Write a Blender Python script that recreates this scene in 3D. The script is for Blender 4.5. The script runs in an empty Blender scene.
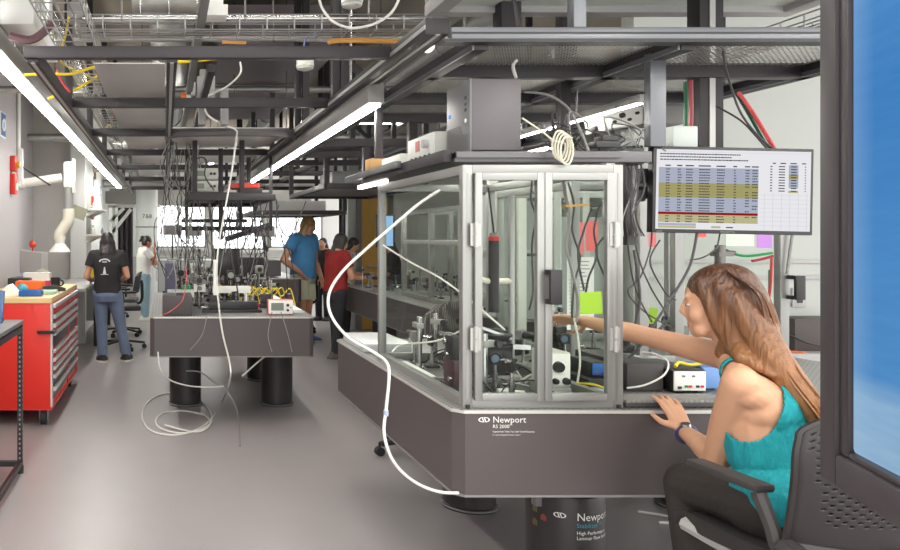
import bpy, bmesh, math, random
from mathutils import Vector, Matrix, Euler, Quaternion
random.seed(11)
PI = math.pi
SC = bpy.context.scene
COL = SC.collection
HC = 1.48            # camera height, focal 750 px, vanishing point at (165, 236)
def P(x, y, Y): return Vector(((x-165)/750*Y, Y, HC-(y-236)/750*Y))

# ---------------------------------------------------------------- materials
def lin(c):
    def g(v):
        v /= 255
        return v/12.92 if v <= .04045 else ((v+.055)/1.055)**2.4
    return (g(c[0]), g(c[1]), g(c[2]), 1)
MATS = {}
def M(name, c=None, rough=.5, metal=0., var=0., scale=20., bump=0., emit=None, est=0., spec=.5, aniso=None):
    if name in MATS: return MATS[name]
    m = bpy.data.materials.new(name); m.use_nodes = True
    nt = m.node_tree; b = nt.nodes['Principled BSDF']
    col = lin(c)
    b.inputs['Base Color'].default_value = col
    b.inputs['Roughness'].default_value = rough
    b.inputs['Metallic'].default_value = metal
    b.inputs['Specular IOR Level'].default_value = spec
    if emit:
        b.inputs['Emission Color'].default_value = lin(emit); b.inputs['Emission Strength'].default_value = est
    if var or bump:
        tc = nt.nodes.new('ShaderNodeTexCoord'); mp = nt.nodes.new('ShaderNodeMapping')
        nt.links.new(tc.outputs['Object'], mp.inputs['Vector'])
        if aniso: mp.inputs['Scale'].default_value = aniso
        n = nt.nodes.new('ShaderNodeTexNoise'); n.inputs['Scale'].default_value = scale; n.inputs['Detail'].default_value = 4
        nt.links.new(mp.outputs['Vector'], n.inputs['Vector'])
        if var:
            mx = nt.nodes.new('ShaderNodeMix'); mx.data_type = 'RGBA'
            mx.inputs[6].default_value = [v*(1-var) for v in col[:3]]+[1]
            mx.inputs[7].default_value = [min(1, v*(1+var)) for v in col[:3]]+[1]
            nt.links.new(n.outputs['Fac'], mx.inputs[0]); nt.links.new(mx.outputs[2], b.inputs['Base Color'])
        if bump:
            bp = nt.nodes.new('ShaderNodeBump'); bp.inputs['Strength'].default_value = bump; bp.inputs['Distance'].default_value = .02
            nt.links.new(n.outputs['Fac'], bp.inputs['Height']); nt.links.new(bp.outputs['Normal'], b.inputs['Normal'])
    MATS[name] = m
    return m
def EM(name, c, s):
    if name in MATS: return MATS[name]
    m = bpy.data.materials.new(name); m.use_nodes = True; nt = m.node_tree
    nt.nodes.remove(nt.nodes['Principled BSDF'])
    e = nt.nodes.new('ShaderNodeEmission'); e.inputs[0].default_value = lin(c); e.inputs[1].default_value = s
    nt.links.new(e.outputs[0], nt.nodes['Material Output'].inputs[0]); MATS[name] = m
    return m
def glass_mat(name, tint=(252, 254, 252), refl=.0):
    m = bpy.data.materials.new(name); m.use_nodes = True; nt = m.node_tree
    nt.nodes.remove(nt.nodes['Principled BSDF'])
    t = nt.nodes.new('ShaderNodeBsdfTransparent'); t.inputs[0].default_value = lin(tint)
    g = nt.nodes.new('ShaderNodeBsdfGlossy'); g.inputs['Roughness'].default_value = .02
    fr = nt.nodes.new('ShaderNodeFresnel'); fr.inputs[0].default_value = 1.25
    mt = nt.nodes.new('ShaderNodeMath'); mt.operation = 'MULTIPLY_ADD'; mt.inputs[1].default_value = .55; mt.inputs[2].default_value = refl*.25
    nt.links.new(fr.outputs[0], mt.inputs[0])
    ge = nt.nodes.new('ShaderNodeNewGeometry'); iv = nt.nodes.new('ShaderNodeMath'); iv.operation = 'SUBTRACT'; iv.inputs[0].default_value = 1; nt.links.new(ge.outputs['Backfacing'], iv.inputs[1])
    ml = nt.nodes.new('ShaderNodeMath'); ml.operation = 'MULTIPLY'; nt.links.new(mt.outputs[0], ml.inputs[0]); nt.links.new(iv.outputs[0], ml.inputs[1])
    mx = nt.nodes.new('ShaderNodeMixShader')
    nt.links.new(ml.outputs[0], mx.inputs[0]); nt.links.new(t.outputs[0], mx.inputs[1]); nt.links.new(g.outputs[0], mx.inputs[2])
    nt.links.new(mx.outputs[0], nt.nodes['Material Output'].inputs[0]); MATS[name] = m
    return m
def dots_mat(name, base, dot, pitch, rad, rough=.4, metal=0.):
    """surface with a square grid of drilled holes (a pattern, in object space)"""
    m = M(name, base, rough, metal); nt = m.node_tree; b = nt.nodes['Principled BSDF']
    tc = nt.nodes.new('ShaderNodeTexCoord'); sp = nt.nodes.new('ShaderNodeSeparateXYZ')
    nt.links.new(tc.outputs['Object'], sp.inputs[0])
    def mth(op, a, bb=None):
        n = nt.nodes.new('ShaderNodeMath'); n.operation = op
        for i, v in enumerate((a, bb)):
            if v is None: continue
            if isinstance(v, (int, float)): n.inputs[i].default_value = v
            else: nt.links.new(v, n.inputs[i])
        return n.outputs[0]
    sq = []
    for k in (0, 1):
        f = mth('SUBTRACT', mth('FRACT', mth('ADD', mth('DIVIDE', sp.outputs[k], pitch), 100.)), .5)
        sq.append(mth('MULTIPLY', f, f))
    inside = mth('LESS_THAN', mth('SQRT', mth('ADD', sq[0], sq[1])), rad/pitch)
    mx = nt.nodes.new('ShaderNodeMix'); mx.data_type = 'RGBA'
    mx.inputs[6].default_value = lin(base); mx.inputs[7].default_value = lin(dot or base)
    nt.links.new(inside, mx.inputs[0]); nt.links.new(mx.outputs[2], b.inputs['Base Color'])
    if dot is None:      # open holes
        al = mth('SUBTRACT', 1., inside); nt.links.new(al, b.inputs['Alpha'])
    return m

# ---------------------------------------------------------------- mesh builder
class MB:
    def __init__(s): s.v = []; s.f = []; s.mi = []; s.cur = 0
    def mat(s, i): s.cur = i; return s
    def add(s, vs, fs):
        o = len(s.v); s.v += [tuple(v) for v in vs]
        for f in fs: s.f.append([i+o for i in f]); s.mi.append(s.cur)
        return s
    def box(s, x0, x1, y0, y1, z0, z1, bev=0):
        return s.obox(((x0+x1)/2, (y0+y1)/2, (z0+z1)/2), (x1-x0, y1-y0, z1-z0), None, bev)
    def obox(s, c, d, rot=None, bev=0):
        c = Vector(c); h = [abs(x)/2 for x in d]
        R = rot if rot is not None else Matrix.Identity(3)
        if bev <= 0:
            vs = [c+R@Vector((sx*h[0], sy*h[1], sz*h[2])) for sz in (-1, 1) for sy in (-1, 1) for sx in (-1, 1)]
            return s.add(vs, [(0, 2, 3, 1), (4, 5, 7, 6), (0, 1, 5, 4), (2, 6, 7, 3), (0, 4, 6, 2), (1, 3, 7, 5)])
        bm = bmesh.new(); bmesh.ops.create_cube(bm, size=1)
        for v in bm.verts: v.co = Vector((v.co.x*h[0]*2, v.co.y*h[1]*2, v.co.z*h[2]*2))
        bmesh.ops.bevel(bm, geom=list(bm.edges), offset=min(bev, min(h)*.95), segments=2, profile=.6, affect='EDGES')
        bm.verts.index_update()
        vs = [c+R@v.co for v in bm.verts]; fs = [[v.index for v in f.verts] for f in bm.faces]; bm.free()
        return s.add(vs, fs)
    def bar(s, p0, p1, w, h=None, bev=0, up=(0, 0, 1)):
        p0 = Vector(p0); p1 = Vector(p1); d = p1-p0; L = d.length; d.normalize()
        u = Vector(up)
        if abs(d.dot(u)) > .99: u = Vector((0, 1, 0))
        x = d.cross(u).normalized(); z = x.cross(d)
        R = Matrix((x, d, z)).transposed()
        return s.obox((p0+p1)/2, (w, L, h or w), R, bev)
    def rings(s, rs, cap0=True, cap1=True):
        n = len(rs[0]); vs = [v for r in rs for v in r]; fs = []
        for k in range(len(rs)-1):
            for i in range(n):
                a = k*n+i; b = k*n+(i+1) % n
                fs.append((a, b, b+n, a+n))
        if cap0: fs.append(tuple(range(n-1, -1, -1)))
        if cap1: fs.append(tuple((len(rs)-1)*n+i for i in range(n)))
        return s.add(vs, fs)
    def cyl(s, p0, p1, r0, r1=None, n=14, caps=True):
        r1 = r0 if r1 is None else r1
        p0 = Vector(p0); p1 = Vector(p1); d = (p1-p0).normalized()
        a = Vector((0, 0, 1)) if abs(d.z) < .9 else Vector((1, 0, 0))
        u = d.cross(a).normalized(); w = d.cross(u)
        ring = lambda p, r: [p+(u*math.cos(2*PI*i/n)+w*math.sin(2*PI*i/n))*r for i in range(n)]
        return s.rings([ring(p0, r0), ring(p1, r1)], caps, caps)
    def cap(s, p0, p1, r0, r1=None, n=12, k=4):
        r1 = r0 if r1 is None else r1
        p0 = Vector(p0); p1 = Vector(p1); d = (p1-p0)
        d = d.normalized() if d.length > 1e-6 else Vector((0, 0, 1))
        a = Vector((0, 0, 1)) if abs(d.z) < .9 else Vector((1, 0, 0))
        u = d.cross(a).normalized(); w = d.cross(u); rs = []
        for i in range(k):
            t = -PI/2+PI/2*(i+.3)/k; rs.append((p0+d*math.sin(t)*r0, r0*math.cos(t)))
        rs.append((p0, r0)); rs.append((p1, r1))
        for i in range(1, k+1):
            t = PI/2*(i-.3)/k; rs.append((p1+d*math.sin(t)*r1, r1*math.cos(t)))
        return s.rings([[c+(u*math.cos(2*PI*i/n)+w*math.sin(2*PI*i/n))*r for i in range(n)] for c, r in rs])
    def ell(s, c, r, rot=None, n=14, k=9):
        c = Vector(c); R = rot if rot is not None else Matrix.Identity(3); rs = []
        for j in range(k+1):
            t = -PI/2+PI*max(.02, min(.98, j/k)) if j in (0, k) else -PI/2+PI*j/k
            rs.append([c+R@Vector((r[0]*math.cos(t)*math.cos(2*PI*i/n), r[1]*math.cos(t)*math.sin(2*PI*i/n), r[2]*math.sin(t))) for i in range(n)])
        return s.rings(rs)
    def lathe(s, prof, c=(0, 0, 0), n=20, rot=None, cap0=True, cap1=True):
        c = Vector(c); R = rot if rot is not None else Matrix.Identity(3)
        return s.rings([[c+R@Vector((r*math.cos(2*PI*i/n), r*math.sin(2*PI*i/n), z)) for i in range(n)] for r, z in prof], cap0, cap1)
    def torus(s, c, R0, r, rot=None, n=20, k=6):
        c = Vector(c); M3 = rot if rot is not None else Matrix.Identity(3); vs = []; fs = []
        for i in range(n):
            for j in range(k):
                a = 2*PI*i/n; b = 2*PI*j/k
                vs.append(c+M3@Vector(((R0+r*math.cos(b))*math.cos(a), (R0+r*math.cos(b))*math.sin(a), r*math.sin(b))))
                fs.append((i*k+j, ((i+1) % n)*k+j, ((i+1) % n)*k+(j+1) % k, i*k+(j+1) % k))
        return s.add(vs, fs)
    def tube(s, pts, r, n=6, sub=6, smooth=True):
        pts = [Vector(p) for p in pts]
        if smooth and len(pts) > 2:
            q = []; m = len(pts)
            for i in range(m-1):
                a, b, c, d = pts[max(i-1, 0)], pts[i], pts[i+1], pts[min(i+2, m-1)]
                for k in range(sub):
                    t = k/sub
                    q.append(.5*((2*b)+(c-a)*t+(2*a-5*b+4*c-d)*t*t+(3*b-a-3*c+d)*t**3))
            q.append(pts[-1]); pts = q
        rs = []; u = None
        for i, p in enumerate(pts):
            d = (pts[min(i+1, len(pts)-1)]-pts[max(i-1, 0)])
            d = d.normalized() if d.length > 1e-7 else Vector((0, 0, 1))
            if u is None:
                a = Vector((0, 0, 1)) if abs(d.z) < .9 else Vector((1, 0, 0)); u = d.cross(a).normalized()
            else:
                u = (u-d*u.dot(d)); u = u.normalized() if u.length > 1e-6 else d.orthogonal().normalized()
            w = d.cross(u)
            rs.append([p+(u*math.cos(2*PI*k/n)+w*math.sin(2*PI*k/n))*r for k in range(n)])
        return s.rings(rs)
    def prism(s, poly, d, axis='z', o=(0, 0, 0)):
        """2D polygon extruded by d: axis y means poly in xz"""
        o = Vector(o); n = len(poly)
        def mk(a, b, t): return o+{'z': Vector((a, b, t)), 'y': Vector((a, t, b)), 'x': Vector((t, a, b))}[axis]
        vs = [mk(a, b, 0) for a, b in poly]+[mk(a, b, d) for a, b in poly]
        fs = [tuple(range(n))[::-1], tuple(range(n, 2*n))]+[(i, (i+1) % n, n+(i+1) % n, n+i) for i in range(n)]
        return s.add(vs, fs)
    def quad(s, a, b, c, d): return s.add([a, b, c, d], [(0, 1, 2, 3)])
    def xf(s, mt):
        s.v = [tuple(mt@Vector(v)) for v in s.v]; return s
    def mesh(s, name, mats):
        me = bpy.data.meshes.new(name); me.from_pydata(s.v, [], s.f)
        for m in (mats if isinstance(mats, (list, tuple)) else [mats]): me.materials.append(m)
        if len(me.materials) > 1: me.polygons.foreach_set('material_index', s.mi)
        bm = bmesh.new(); bm.from_mesh(me); bmesh.ops.recalc_face_normals(bm, faces=bm.faces); bm.to_mesh(me); bm.free()
        me.shade_smooth(); me.set_sharp_from_angle(angle=math.radians(38))
        return me

# ---------------------------------------------------------------- objects
def link(o): COL.objects.link(o); return o
def tag(o, label, cat, group=None, kind=None):
    o['label'] = label; o['category'] = cat
    if group: o['group'] = group
    if kind: o['kind'] = kind
    return o
def root(name, label, cat, loc=(0, 0, 0), group=None):
    o = link(bpy.data.objects.new(name, None)); o.empty_display_size = .05
    o.location = loc; return tag(o, label, cat, group)
def part(name, mb, mats, parent, label=None):
    """mb in world coordinates; parent chain has unrotated root"""
    r = parent
    while r.parent: r = r.parent
    off = Vector(r.location)
    if off.length: mb.v = [(a-off.x, b-off.y, c-off.z) for a, b, c in mb.v]
    o = link(bpy.data.objects.new(name, mb.mesh(name, mats))); o.parent = parent
    if label: o['label'] = label
    return o
def thing(name, mb, mats, label, cat, group=None, kind=None):
    xs, ys, zs = zip(*mb.v)
    c = Vector(((min(xs)+max(xs))/2, (min(ys)+max(ys))/2, min(zs)))
    mb.v = [(a-c.x, b-c.y, d-c.z) for a, b, d in mb.v]
    o = link(bpy.data.objects.new(name, mb.mesh(name, mats))); o.location = c
    return tag(o, label, cat, group, kind)
def struct(name, mb, mats, parent=None, label=None):
    if parent is not None: return part(name, mb, mats, parent)
    o = link(bpy.data.objects.new(name, mb.mesh(name, mats))); o['kind'] = 'structure'
    if label: o['label'] = label
    return o
KIDS = {}
def copy_tree(o, loc=None, rz=None, label=None, group=None, parent=None):
    c = o.copy(); COL.objects.link(c)
    if parent: c.parent = parent
    for ch in o.children: copy_tree(ch, parent=c)
    if loc is not None: c.location = loc
    if rz is not None: c.rotation_euler = (0, 0, rz)
    if label: c['label'] = label
    if group: c['group'] = group
    return c
def place(proto, loc, rz, label, group=None):
    """first call moves the prototype itself, later calls copy it"""
    if not proto.get('_used'):
        proto['_used'] = 1; proto.location = loc; proto.rotation_euler = (0, 0, rz); proto['label'] = label
        if group: proto['group'] = group
        return proto
    return copy_tree(proto, loc, rz, label, group)
def text_mb(body, size, mb=None, xf=None, thick=0.):
    cu = bpy.data.curves.new('t', 'FONT'); cu.body = body; cu.size = size; cu.extrude = thick
    cu.resolution_u = 2
    o = link(bpy.data.objects.new('t', cu)); dg = bpy.context.evaluated_depsgraph_get()
    me = bpy.data.meshes.new_from_object(o.evaluated_get(dg))
    vs = [v.co.copy() for v in me.vertices]; fs = [list(p.vertices) for p in me.polygons]
    bpy.data.objects.remove(o); bpy.data.curves.remove(cu); bpy.data.meshes.remove(me)
    mb = mb or MB()
    if xf: vs = [xf(v) for v in vs]
    return mb.add(vs, fs)
def blob(name, mb, voxel, mats, parent, smooth=3, label=None):
    """one continuous surface from overlapping shapes"""
    me = bpy.data.meshes.new(name); me.from_pydata(mb.v, [], mb.f)
    bm = bmesh.new(); bm.from_mesh(me); bmesh.ops.recalc_face_normals(bm, faces=bm.faces); bm.to_mesh(me); bm.free()
    t = link(bpy.data.objects.new('tmp', me))
    r = t.modifiers.new('r', 'REMESH'); r.mode = 'VOXEL'; r.voxel_size = voxel
    if smooth:
        sm = t.modifiers.new('s', 'SMOOTH'); sm.factor = .5; sm.iterations = smooth
    dg = bpy.context.evaluated_depsgraph_get(); dg.update()
    out = bpy.data.meshes.new_from_object(t.evaluated_get(dg)); out.name = name
    bpy.data.objects.remove(t); bpy.data.meshes.remove(me)
    out.materials.clear()
    for m in (mats if isinstance(mats, (list, tuple)) else [mats]): out.materials.append(m)
    out.shade_smooth()
    o = link(bpy.data.objects.new(name, out)); o.parent = parent
    if label: o['label'] = label
    return o
def RZ(a): return Matrix.Rotation(a, 3, 'Z')
def RX(a): return Matrix.Rotation(a, 3, 'X')
def RY(a): return Matrix.Rotation(a, 3, 'Y')
def frame(d, up=(0, 0, 1)):
    """3x3: columns right, forward(d), up"""
    d = Vector(d).normalized(); u = Vector(up); x = d.cross(u).normalized(); z = x.cross(d)
    return Matrix((x, d, z)).transposed()
# ---------------------------------------------------------------- people
SKIN = M('skin_warm', (214, 160, 128), .5, var=.06, scale=30)
SKIN2 = M('skin_tan', (172, 118, 88), .5, var=.06, scale=30)
SKIN3 = M('skin_fair', (210, 160, 128), .5, var=.05, scale=30)
EYEW = M('eye_white', (205, 196, 190), .3); EYED = M('eye_dark', (50, 36, 28), .2); LIPM = M('lips', (188, 116, 104), .5)
HAIRD = M('hair_dark', (44, 38, 38), .42, var=.5, scale=60, bump=.4, aniso=(1, 1, .08))
HAIRB = M('hair_blond', (206, 168, 116), .45, var=.45, scale=60, bump=.4, aniso=(1, 1, .08))
HAIRN = M('hair_brown', (112, 72, 48), .38, var=.55, scale=70, bump=.5, aniso=(1, 1, .06))
def head_prims(mb, c, F, s):
    """F columns right, forward, up; s = 1 for a 0.22 m head"""
    T = lambda x, y, z: c+F@(Vector((x, y, z))*s)
    E = lambda p, r: mb.ell(T(*p), [v*s for v in r], F, 18, 11)
    E((0, -.012, .03), (.073, .092, .082))
    E((0, .022, -.028), (.056, .064, .08))
    E((0, .048, -.05), (.042, .036, .05))
    mb.cap(T(-.03, .045, -.078), T(.03, .045, -.078), .022*s)
    mb.cap(T(0, .062, -.086), T(0, .066, -.078), .018*s); E((0, .056, -.058), (.03, .03, .03))
    mb.cap(T(0, .078, .02), T(0, .092, -.016), .0075*s, .0105*s, 10)
    mb.cap(T(-.012, .084, -.025), T(.012, .084, -.025), .0085*s)
    mb.cap(T(-.03, .064, .03), T(.03, .064, .03), .014*s); E((0, .052, -.008), (.048, .03, .05))
    for sx in (-1, 1):
        E((sx*.074, -.008, -.004), (.011, .02, .031))
        E((sx*.033, .046, -.026), (.03, .03, .036))
def face_bits(c, F, s, body):
    T = lambda x, y, z: c+F@(Vector((x, y, z))*s)
    for sx in (-1, 1):
        m = MB(); m.ell(T(sx*.03, .0665, .004), [.0125*s, .010*s, .006*s], F); e = part('eye', m, EYEW, body)
        m = MB(); m.ell(T(sx*.03, .0745, .004), [.005*s, .0035*s, .005*s], F); part('iris', m, EYED, body)
    m = MB(); m.cap(T(-.015, .0785, -.056), T(.015, .0785, -.056), .0045*s); m.cap(T(-.012, .0785, -.063), T(.012, .0785, -.063), .005*s)
    part('lips', m, LIPM, body)
def hand_prims(mb, w, d, n, s=1., curl=.5, thumb=1, spread=.12):
    """w wrist, d finger direction, n palm-facing normal"""
    d = Vector(d).normalized(); n = Vector(n); n = (n-d*n.dot(d)).normalized(); x = d.cross(n)
    L = .085*s
    for k in (-1.5, -.5, .5, 1.5): mb.cap(w+x*k*.012*s, w+d*L+x*k*.019*s, .0125*s, .0105*s, 8, 3)
    lens = {-1.5: .058, -.5: .076, .5: .083, 1.5: .074}
    for k, l in lens.items():
        a = w+d*L+x*k*.0195*s; dd = (d+x*k*spread).normalized(); r = .0092*s
        for j, (fl, bend) in enumerate(((.45, .35), (.3, .8), (.25, 1.))):
            dd = (dd*math.cos(curl*bend)+n*math.sin(curl*bend)).normalized()
            b = a+dd*l*s*fl; mb.cap(a, b, r, r*.9, 8, 3); a = b; r *= .9
    sgn = thumb
    a = w+d*.018*s+x*sgn*.022*s; b = a+(d*.5+x*sgn*.75+n*.25).normalized()*.042*s; c2 = b+(d*.85+x*sgn*.2+n*.35).normalized()*.032*s
    c3 = c2+(d*.9+n*.45).normalized()*.024*s
    mb.cap(a, b, .0145*s, .0115*s, 8, 3); mb.cap(b, c2, .0112*s, .0098*s, 8, 3); mb.cap(c2, c3, .0098*s, .008*s, 8, 3)

def person(label, base, yaw, h, hair, top, bot, legs, arms, shoes, skin, hairlen=.4, head=(0, 0, 0), shorts=False,
           female=True, lean=(0, 0), bun=False, sleeve=.55, voxel=.009, group=None):
    """legs: two (foot r, f) ; arms: two (elbow, wrist, hand dir) in body-local right/forward/up fractions of height"""
    g = root('person', label, 'person', (0, 0, 0), group)
    k = h
    hipz, knz, anz = .51*k, .275*k, .05*k
    lr, lf = lean
    pel = Vector((0, 0, .53*k)); che = Vector((lr*.6, lf*.6, .715*k)); neck = Vector((lr*.9, lf*.9, .845*k))
    shw = (.105 if female else .122)*k; hpw = .052*k
    hyaw, hpit, hrol = head
    F = RZ(hyaw)@RX(hpit)@RY(hrol)
    hs = h/7.45/.222
    hc = neck+Vector((0, .012*k, 0))+F@Vector((0, .012, .102*hs))
    b = MB()
    f = 1 if female else 1.12
    b.cap(pel+Vector((-.03*k, 0, 0)), pel+Vector((.03*k, 0, 0)), .066*k); b.cap(pel+Vector((-.025*k, -.012*k, -.01*k)), pel+Vector((.025*k, -.012*k, -.01*k)), .068*k)
    b.cap(pel, che, .07*k, .072*k*f)
    b.cap(che+Vector((-.04*k, 0, .02*k)), che+Vector((.04*k, 0, .02*k)), .062*k*f)
    sh = {}
    for i, sx in ((0, -1), (1, 1)):
        sh[i] = Vector((lr*.85+sx*shw, lf*.85, .805*k))
        b.cap(che+Vector((sx*.05*k, 0, .06*k)), sh[i], .045*k, .034*k*f)
        b.cap(neck+Vector((0, -.008*k, 0)), sh[i]+Vector((0, 0, .004*k)), .03*k, .026*k)
    b.cap(Vector((lr*.85, lf*.85, .8*k)), hc-F@Vector((0, .01, .04*hs)), .033*k*f, .031*k*f)
    head_prims(b, hc, F, hs)
    shoe_data = []; legpts = []
    for i, sx in ((0, -1), (1, 1)):
        fr, ff = legs[i][0]*k, legs[i][1]*k
        hip = Vector((sx*hpw, 0, hipz)); ank = Vector((fr, ff, anz))
        kn = (hip+ank)/2+Vector((0, .012*k+legs[i][2]*k if len(legs[i]) > 2 else .012*k, (knz-(hipz+anz)/2)))
        b.cap(hip, kn, .055*k*(1 if female else .95), .035*k); b.cap(kn, kn+(ank-kn)*.35-Vector((0, .008*k, 0)), .033*k, .034*k); b.cap(kn+(ank-kn)*.3-Vector((0, .006*k, 0)), ank, .033*k, .023*k)
        fd = RZ(-sx*.15)@Vector((0, 1, 0))
        b.cap(ank+Vector((0, 0, -.025*k))-fd*.015*k, ank+Vector((0, 0, -.034*k))+fd*.085*k, .021*k, .015*k)
        shoe_data.append((ank, fd)); legpts.append((hip, kn, ank))
    armpts = []
    for i in (0, 1):
        el, wr, hd, pn = [Vector(v) for v in arms[i]]
        el = el*k; wr = wr*k
        b.cap(sh[i], el, .031*k*f, .023*k*f); b.cap(el, el+(wr-el)*.35, .023*k*f, .0235*k*f); b.cap(el+(wr-el)*.3, wr, .023*k*f, .0155*k*f)
        hand_prims(b, wr, hd, pn, h/1.7, .45, -1 if i else 1)
        armpts.append((sh[i], el, wr))
    body = blob('body', b, voxel, skin, g, 3)
    face_bits(hc, F, hs, body)
    # hair
    hb = MB(); T = lambda x, y, z: hc+F@(Vector((x, y, z))*hs)
    hb.ell(T(0, -.022, .042), [.084*hs, .094*hs, .084*hs], F, 18, 11)
    hb.ell(T(0, -.05, -.005), [.082*hs, .066*hs, .085*hs], F, 18, 11)
    if bun:
        hb.ell(T(0, -.125, .05), [.04*hs]*3, F); hb.cap(T(0, -.12, .05), T(0, -.15, -.03), .03*hs, .018*hs)
    else:
        bk = (F@Vector((0, -1, 0))); bk.z = 0; rt = F@Vector((1, 0, 0))
        for q in (-.06, -.03, 0, .03, .06):
            tip = hc+rt*q*1.25*hs+Vector((0, 0, -hairlen*(.86+.14*random.random())))+bk*(.115-.4*abs(q))+Vector((lr*.0, lf*.0, 0))
            mid = (T(q, -.07, -.05)+tip)/2+bk*.02
            hb.cap(T(q, -.06+abs(q)*.5, -.01), mid, .04*hs, .042*hs); hb.cap(mid, tip, .042*hs, .024*hs)
    blob('hair', hb, .010, hair, g, 2)
    # shirt
    t = MB(); e = .012
    hem = pel+Vector((0, 0, -.035*k))
    ring = lambda c, rx, ry, n=24: [c+Vector((rx*math.cos(2*PI*i/n), ry*math.sin(2*PI*i/n), 0)) for i in range(n)]
    wf = 1.0 if female else 1.08
    t.rings([ring(hem, .108*k*wf, .088*k*wf), ring(pel+Vector((0, 0, .03*k)), .104*k*wf, .086*k*wf), ring(pel.lerp(che, .5), .098*k*wf, .086*k*wf), ring(che+Vector((0, 0, .02*k)), .112*k*wf, .086*k*wf),
             ring(che+Vector((lr*.2, lf*.2, .07*k)), .108*k*wf, .07*k*wf), ring(neck+Vector((0, -.004*k, -.012*k)), .047*k, .046*k)])
    for i, sx in ((0, -1), (1, 1)):
        s0, el, wr = armpts[i]
        t.cap(che+Vector((sx*.05*k, 0, .055*k)), s0, .055*k, .04*k*wf)
        t.cyl(s0-(el-s0)*.05, s0+(el-s0)*sleeve, .041*k*wf, .043*k*wf, 16); t.cap(neck+Vector((0, -.008*k, -.016*k)), s0, .034*k, .036*k)
    sho = blob('shirt', t, voxel, top, g, 2)
    # trousers or shorts
    t = MB()
    t.rings([ring(pel+Vector((0, 0, .03*k)), .098*k, .08*k), ring(pel+Vector((0, -.004*k, -.03*k)), .106*k, .088*k), ring(pel+Vector((0, -.004*k, -.075*k)), .1*k, .08*k)])
    for hip, kn, ank in legpts:
        if shorts:
            t.cyl(hip+Vector((0, 0, .02*k)), hip.lerp(kn, .78), .066*k, .066*k, 20)
        else:
            t.cap(hip, kn, .064*k, .044*k, 16); t.cap(kn, kn.lerp(ank, .5), .044*k, .041*k, 16); t.cyl(kn.lerp(ank, .4), ank+Vector((0, 0, -.012*k)), .042*k, .039*k, 16)
    blob('shorts' if shorts else 'trousers', t, voxel, bot, g, 2)
    for ank, fd in shoe_data:
        m = MB(); R = frame(fd)
        c = ank+fd*.03*k; c.z = 0
        pr = [(-.085, .0), (-.09, .35), (-.07, .8), (0, 1), (.07, .8), (.088, .35), (.06, -.1), (0, -.25), (-.06, -.1)]
        sole = [ank.x*0+0]*0
        poly = [(c+R@Vector((a*.58*k, (bb*.165-.062)*k, 0))) for a, bb in pr]
        m.mat(1); n = len(poly)
        m.rings([[p+Vector((0, 0, .001)) for p in poly], [p+Vector((0, 0, .014*k)) for p in poly]])
        m.mat(0)
        up = [c+(p-c)*.95 for p in poly]
        heel = ank-fd*.012*k
        m.rings([[p+Vector((0, 0, .014*k)) for p in up], [p.lerp(c, .12)+Vector((0, 0, .032*k)) for p in up], [Vector((heel.x, heel.y, .055*k))+R@Vector((a*.26*k, (bb-.4)*.055*k, 0)) for a, bb in pr]])
        part('shoe', m, shoes, g)
    g.location = (base[0], base[1], 0); g.rotation_euler = (0, 0, yaw)
    return g, sho, dict(pel=pel, che=che, neck=neck, hc=hc, k=k)
CL = lambda n, c, v=.12, r=.85: M(n, c, r, var=v, scale=9, bump=.35)
TBLACK = CL('black_cotton', (44, 42, 44)); TWHITE = CL('white_cotton', (236, 234, 230), .04); TBLUE = CL('blue_cotton', (84, 152, 208), .1); TRED = CL('red_cotton', (150, 38, 36), .12)
DENIM = CL('denim_dark', (106, 120, 144), .2); DENIML = CL('denim_light', (142, 172, 184), .15); KHAKI = CL('pale_khaki', (206, 206, 180), .08); PBLACK = CL('black_twill', (46, 46, 50), .3)
SHB = M('shoe_black', (40, 38, 38), .6); SOLE = M('sole_white', (210, 205, 198), .6); SHW = M('shoe_white', (222, 222, 212), .6); SHBL = M('shoe_blue', (70, 110, 160), .6); SHG = M('shoe_grey', (88, 84, 82), .6)
# arms local: left (index 0, x<0) then right; elbow, wrist, hand dir, palm normal
g, sho, J = person('person in black printed T-shirt and dark jeans, seen from behind beside the red cabinet', ((107.5-165)/750*8.88, 8.86), .06, 1.56, HAIRD, TBLACK, DENIM,
    ((-.035, -.0), (.145, .02)), (((-.155, -.01, .645), (-.13, .13, .61), (.2, 1, 0), (.8, 0, -.3)), ((.15, -.01, .645), (.105, .135, .61), (-.2, 1, 0), (-.8, 0, -.3))), [SHB, SOLE], SKIN, hairlen=.25, head=(.1, -.25, 0))
k = J['k']; ys = min(v.co.y for v in sho.data.vertices if abs(v.co.x+.015) < .06 and 1.02 < v.co.z < 1.2)-.001
m = MB()
for i in range(9):
    a = PI*.12+PI*.76*i/8
    m.obox((-.012+.06*math.cos(a)-.018, ys-.004, 1.175+.035*math.sin(a)), (.016, .010, .018), RY(-(a-PI/2)))
m.obox((-.03, ys-.003, 1.178), (.055, .010, .012)); m.prism([(-.05, 1.04), (-.012, 1.04), (-.025, 1.12), (-.037, 1.12)], .010, 'y', (0, ys-.006, 0)); m.box(-.075, .015, ys-.006, ys+.004, 1.03, 1.036)
m.xf(Matrix.Translation(g.location)); part('shirt_print', m, M('print_white', (225, 225, 225), .8), sho)
person('person in white T-shirt and pale jeans with one hand to chin, in front of column', (-.37, 13.2), -1.25, 1.52, HAIRD, TWHITE, DENIML,
    ((-.05, .02), (.055, -.0)), (((-.13, .05, .63), (.03, .12, .655), (1, .1, .1), (0, -1, 0)), ((.125, .1, .655), (.035, .115, .81), (-.2, .1, 1), (0, -1, 0))), [SHW, SOLE], SKIN2, head=(-.05, -.35, 0), bun=True)
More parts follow.
